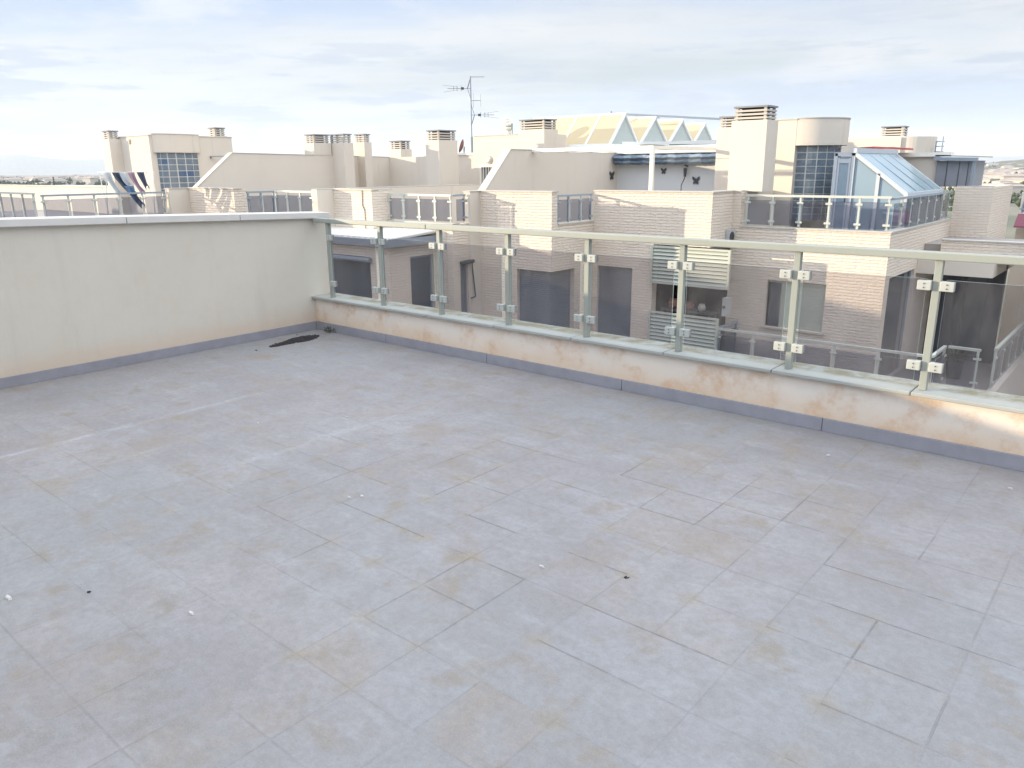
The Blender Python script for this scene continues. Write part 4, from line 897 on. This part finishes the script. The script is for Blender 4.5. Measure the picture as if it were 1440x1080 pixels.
# soft blue openings between the veils
n3=noi(nt,mapv(nt,rot.outputs[0],(.22,.5,1),(9.1,4.2,0)),1.0,5,.55)
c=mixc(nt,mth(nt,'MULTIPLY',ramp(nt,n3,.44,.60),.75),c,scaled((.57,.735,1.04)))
# a few small grey puffs
elv=mth(nt,'ARCSINE',s[2]); azi=mth(nt,'ARCTAN2',s[0],s[1])
n4=noi(nt,comb(nt,mth(nt,'MULTIPLY',azi,5.5),mth(nt,'MULTIPLY',elv,19.0),4.4),1.0,8,.62)
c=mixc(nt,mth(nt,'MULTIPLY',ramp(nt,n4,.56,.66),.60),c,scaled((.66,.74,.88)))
n5=noi(nt,comb(nt,mth(nt,'MULTIPLY',azi,3.5),mth(nt,'MULTIPLY',elv,11.0),9.4),1.0,8,.6)
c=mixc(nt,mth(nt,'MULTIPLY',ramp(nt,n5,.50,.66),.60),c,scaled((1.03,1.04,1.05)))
# blue-grey strips of low cloud
n2=noi(nt,mapv(nt,comb(nt,mth(nt,'ADD',s[0],mth(nt,'MULTIPLY',s[1],.3)),s[1],mth(nt,'MULTIPLY',s[2],7)),(2.2,2.2,2.6),(1,5,3)),2.4,8,.62)
band=mth(nt,'MULTIPLY',ramp(nt,s[2],-.03,.03),mth(nt,'SUBTRACT',1,ramp(nt,s[2],.09,.20)))
c=mixc(nt,mth(nt,'MULTIPLY',mth(nt,'MULTIPLY',ramp(nt,n2,.50,.60),band),.85),c,scaled((.60,.69,.85)))
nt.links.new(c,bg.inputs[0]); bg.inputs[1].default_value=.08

# ------------------------------------------------------------------ camera
f=1084.6; yaw,roll,pitch=R(40.28),R(.49),R(15.59)
hd=Vector((-math.sin(yaw),math.cos(yaw),0)); rt=Vector((math.cos(yaw),math.sin(yaw),0)); up=Vector((0,0,1))
F=hd*math.cos(pitch)-up*math.sin(pitch); D=-(up*math.cos(pitch)+hd*math.sin(pitch))
r2=rt*math.cos(roll)+D*math.sin(roll); d2=-rt*math.sin(roll)+D*math.cos(roll)
cam=bpy.data.cameras.new('camera'); co=bpy.data.objects.new('camera',cam); C.objects.link(co)
m4=Matrix((( r2.x,-d2.x,-F.x,0),(r2.y,-d2.y,-F.y,0),(r2.z,-d2.z,-F.z,1.6),(0,0,0,1))); co.matrix_world=m4
cam.sensor_width=36; cam.lens=f/1440*36; cam.clip_start=.05; cam.clip_end=40000; sc.camera=co
sc.render.resolution_x=1024; sc.render.resolution_y=768
sc.view_settings.view_transform='Standard'; sc.view_settings.look='None'; sc.view_settings.exposure=1.20; sc.view_settings.gamma=1
sc.cycles.transparent_max_bounces=24; sc.cycles.volume_bounces=1
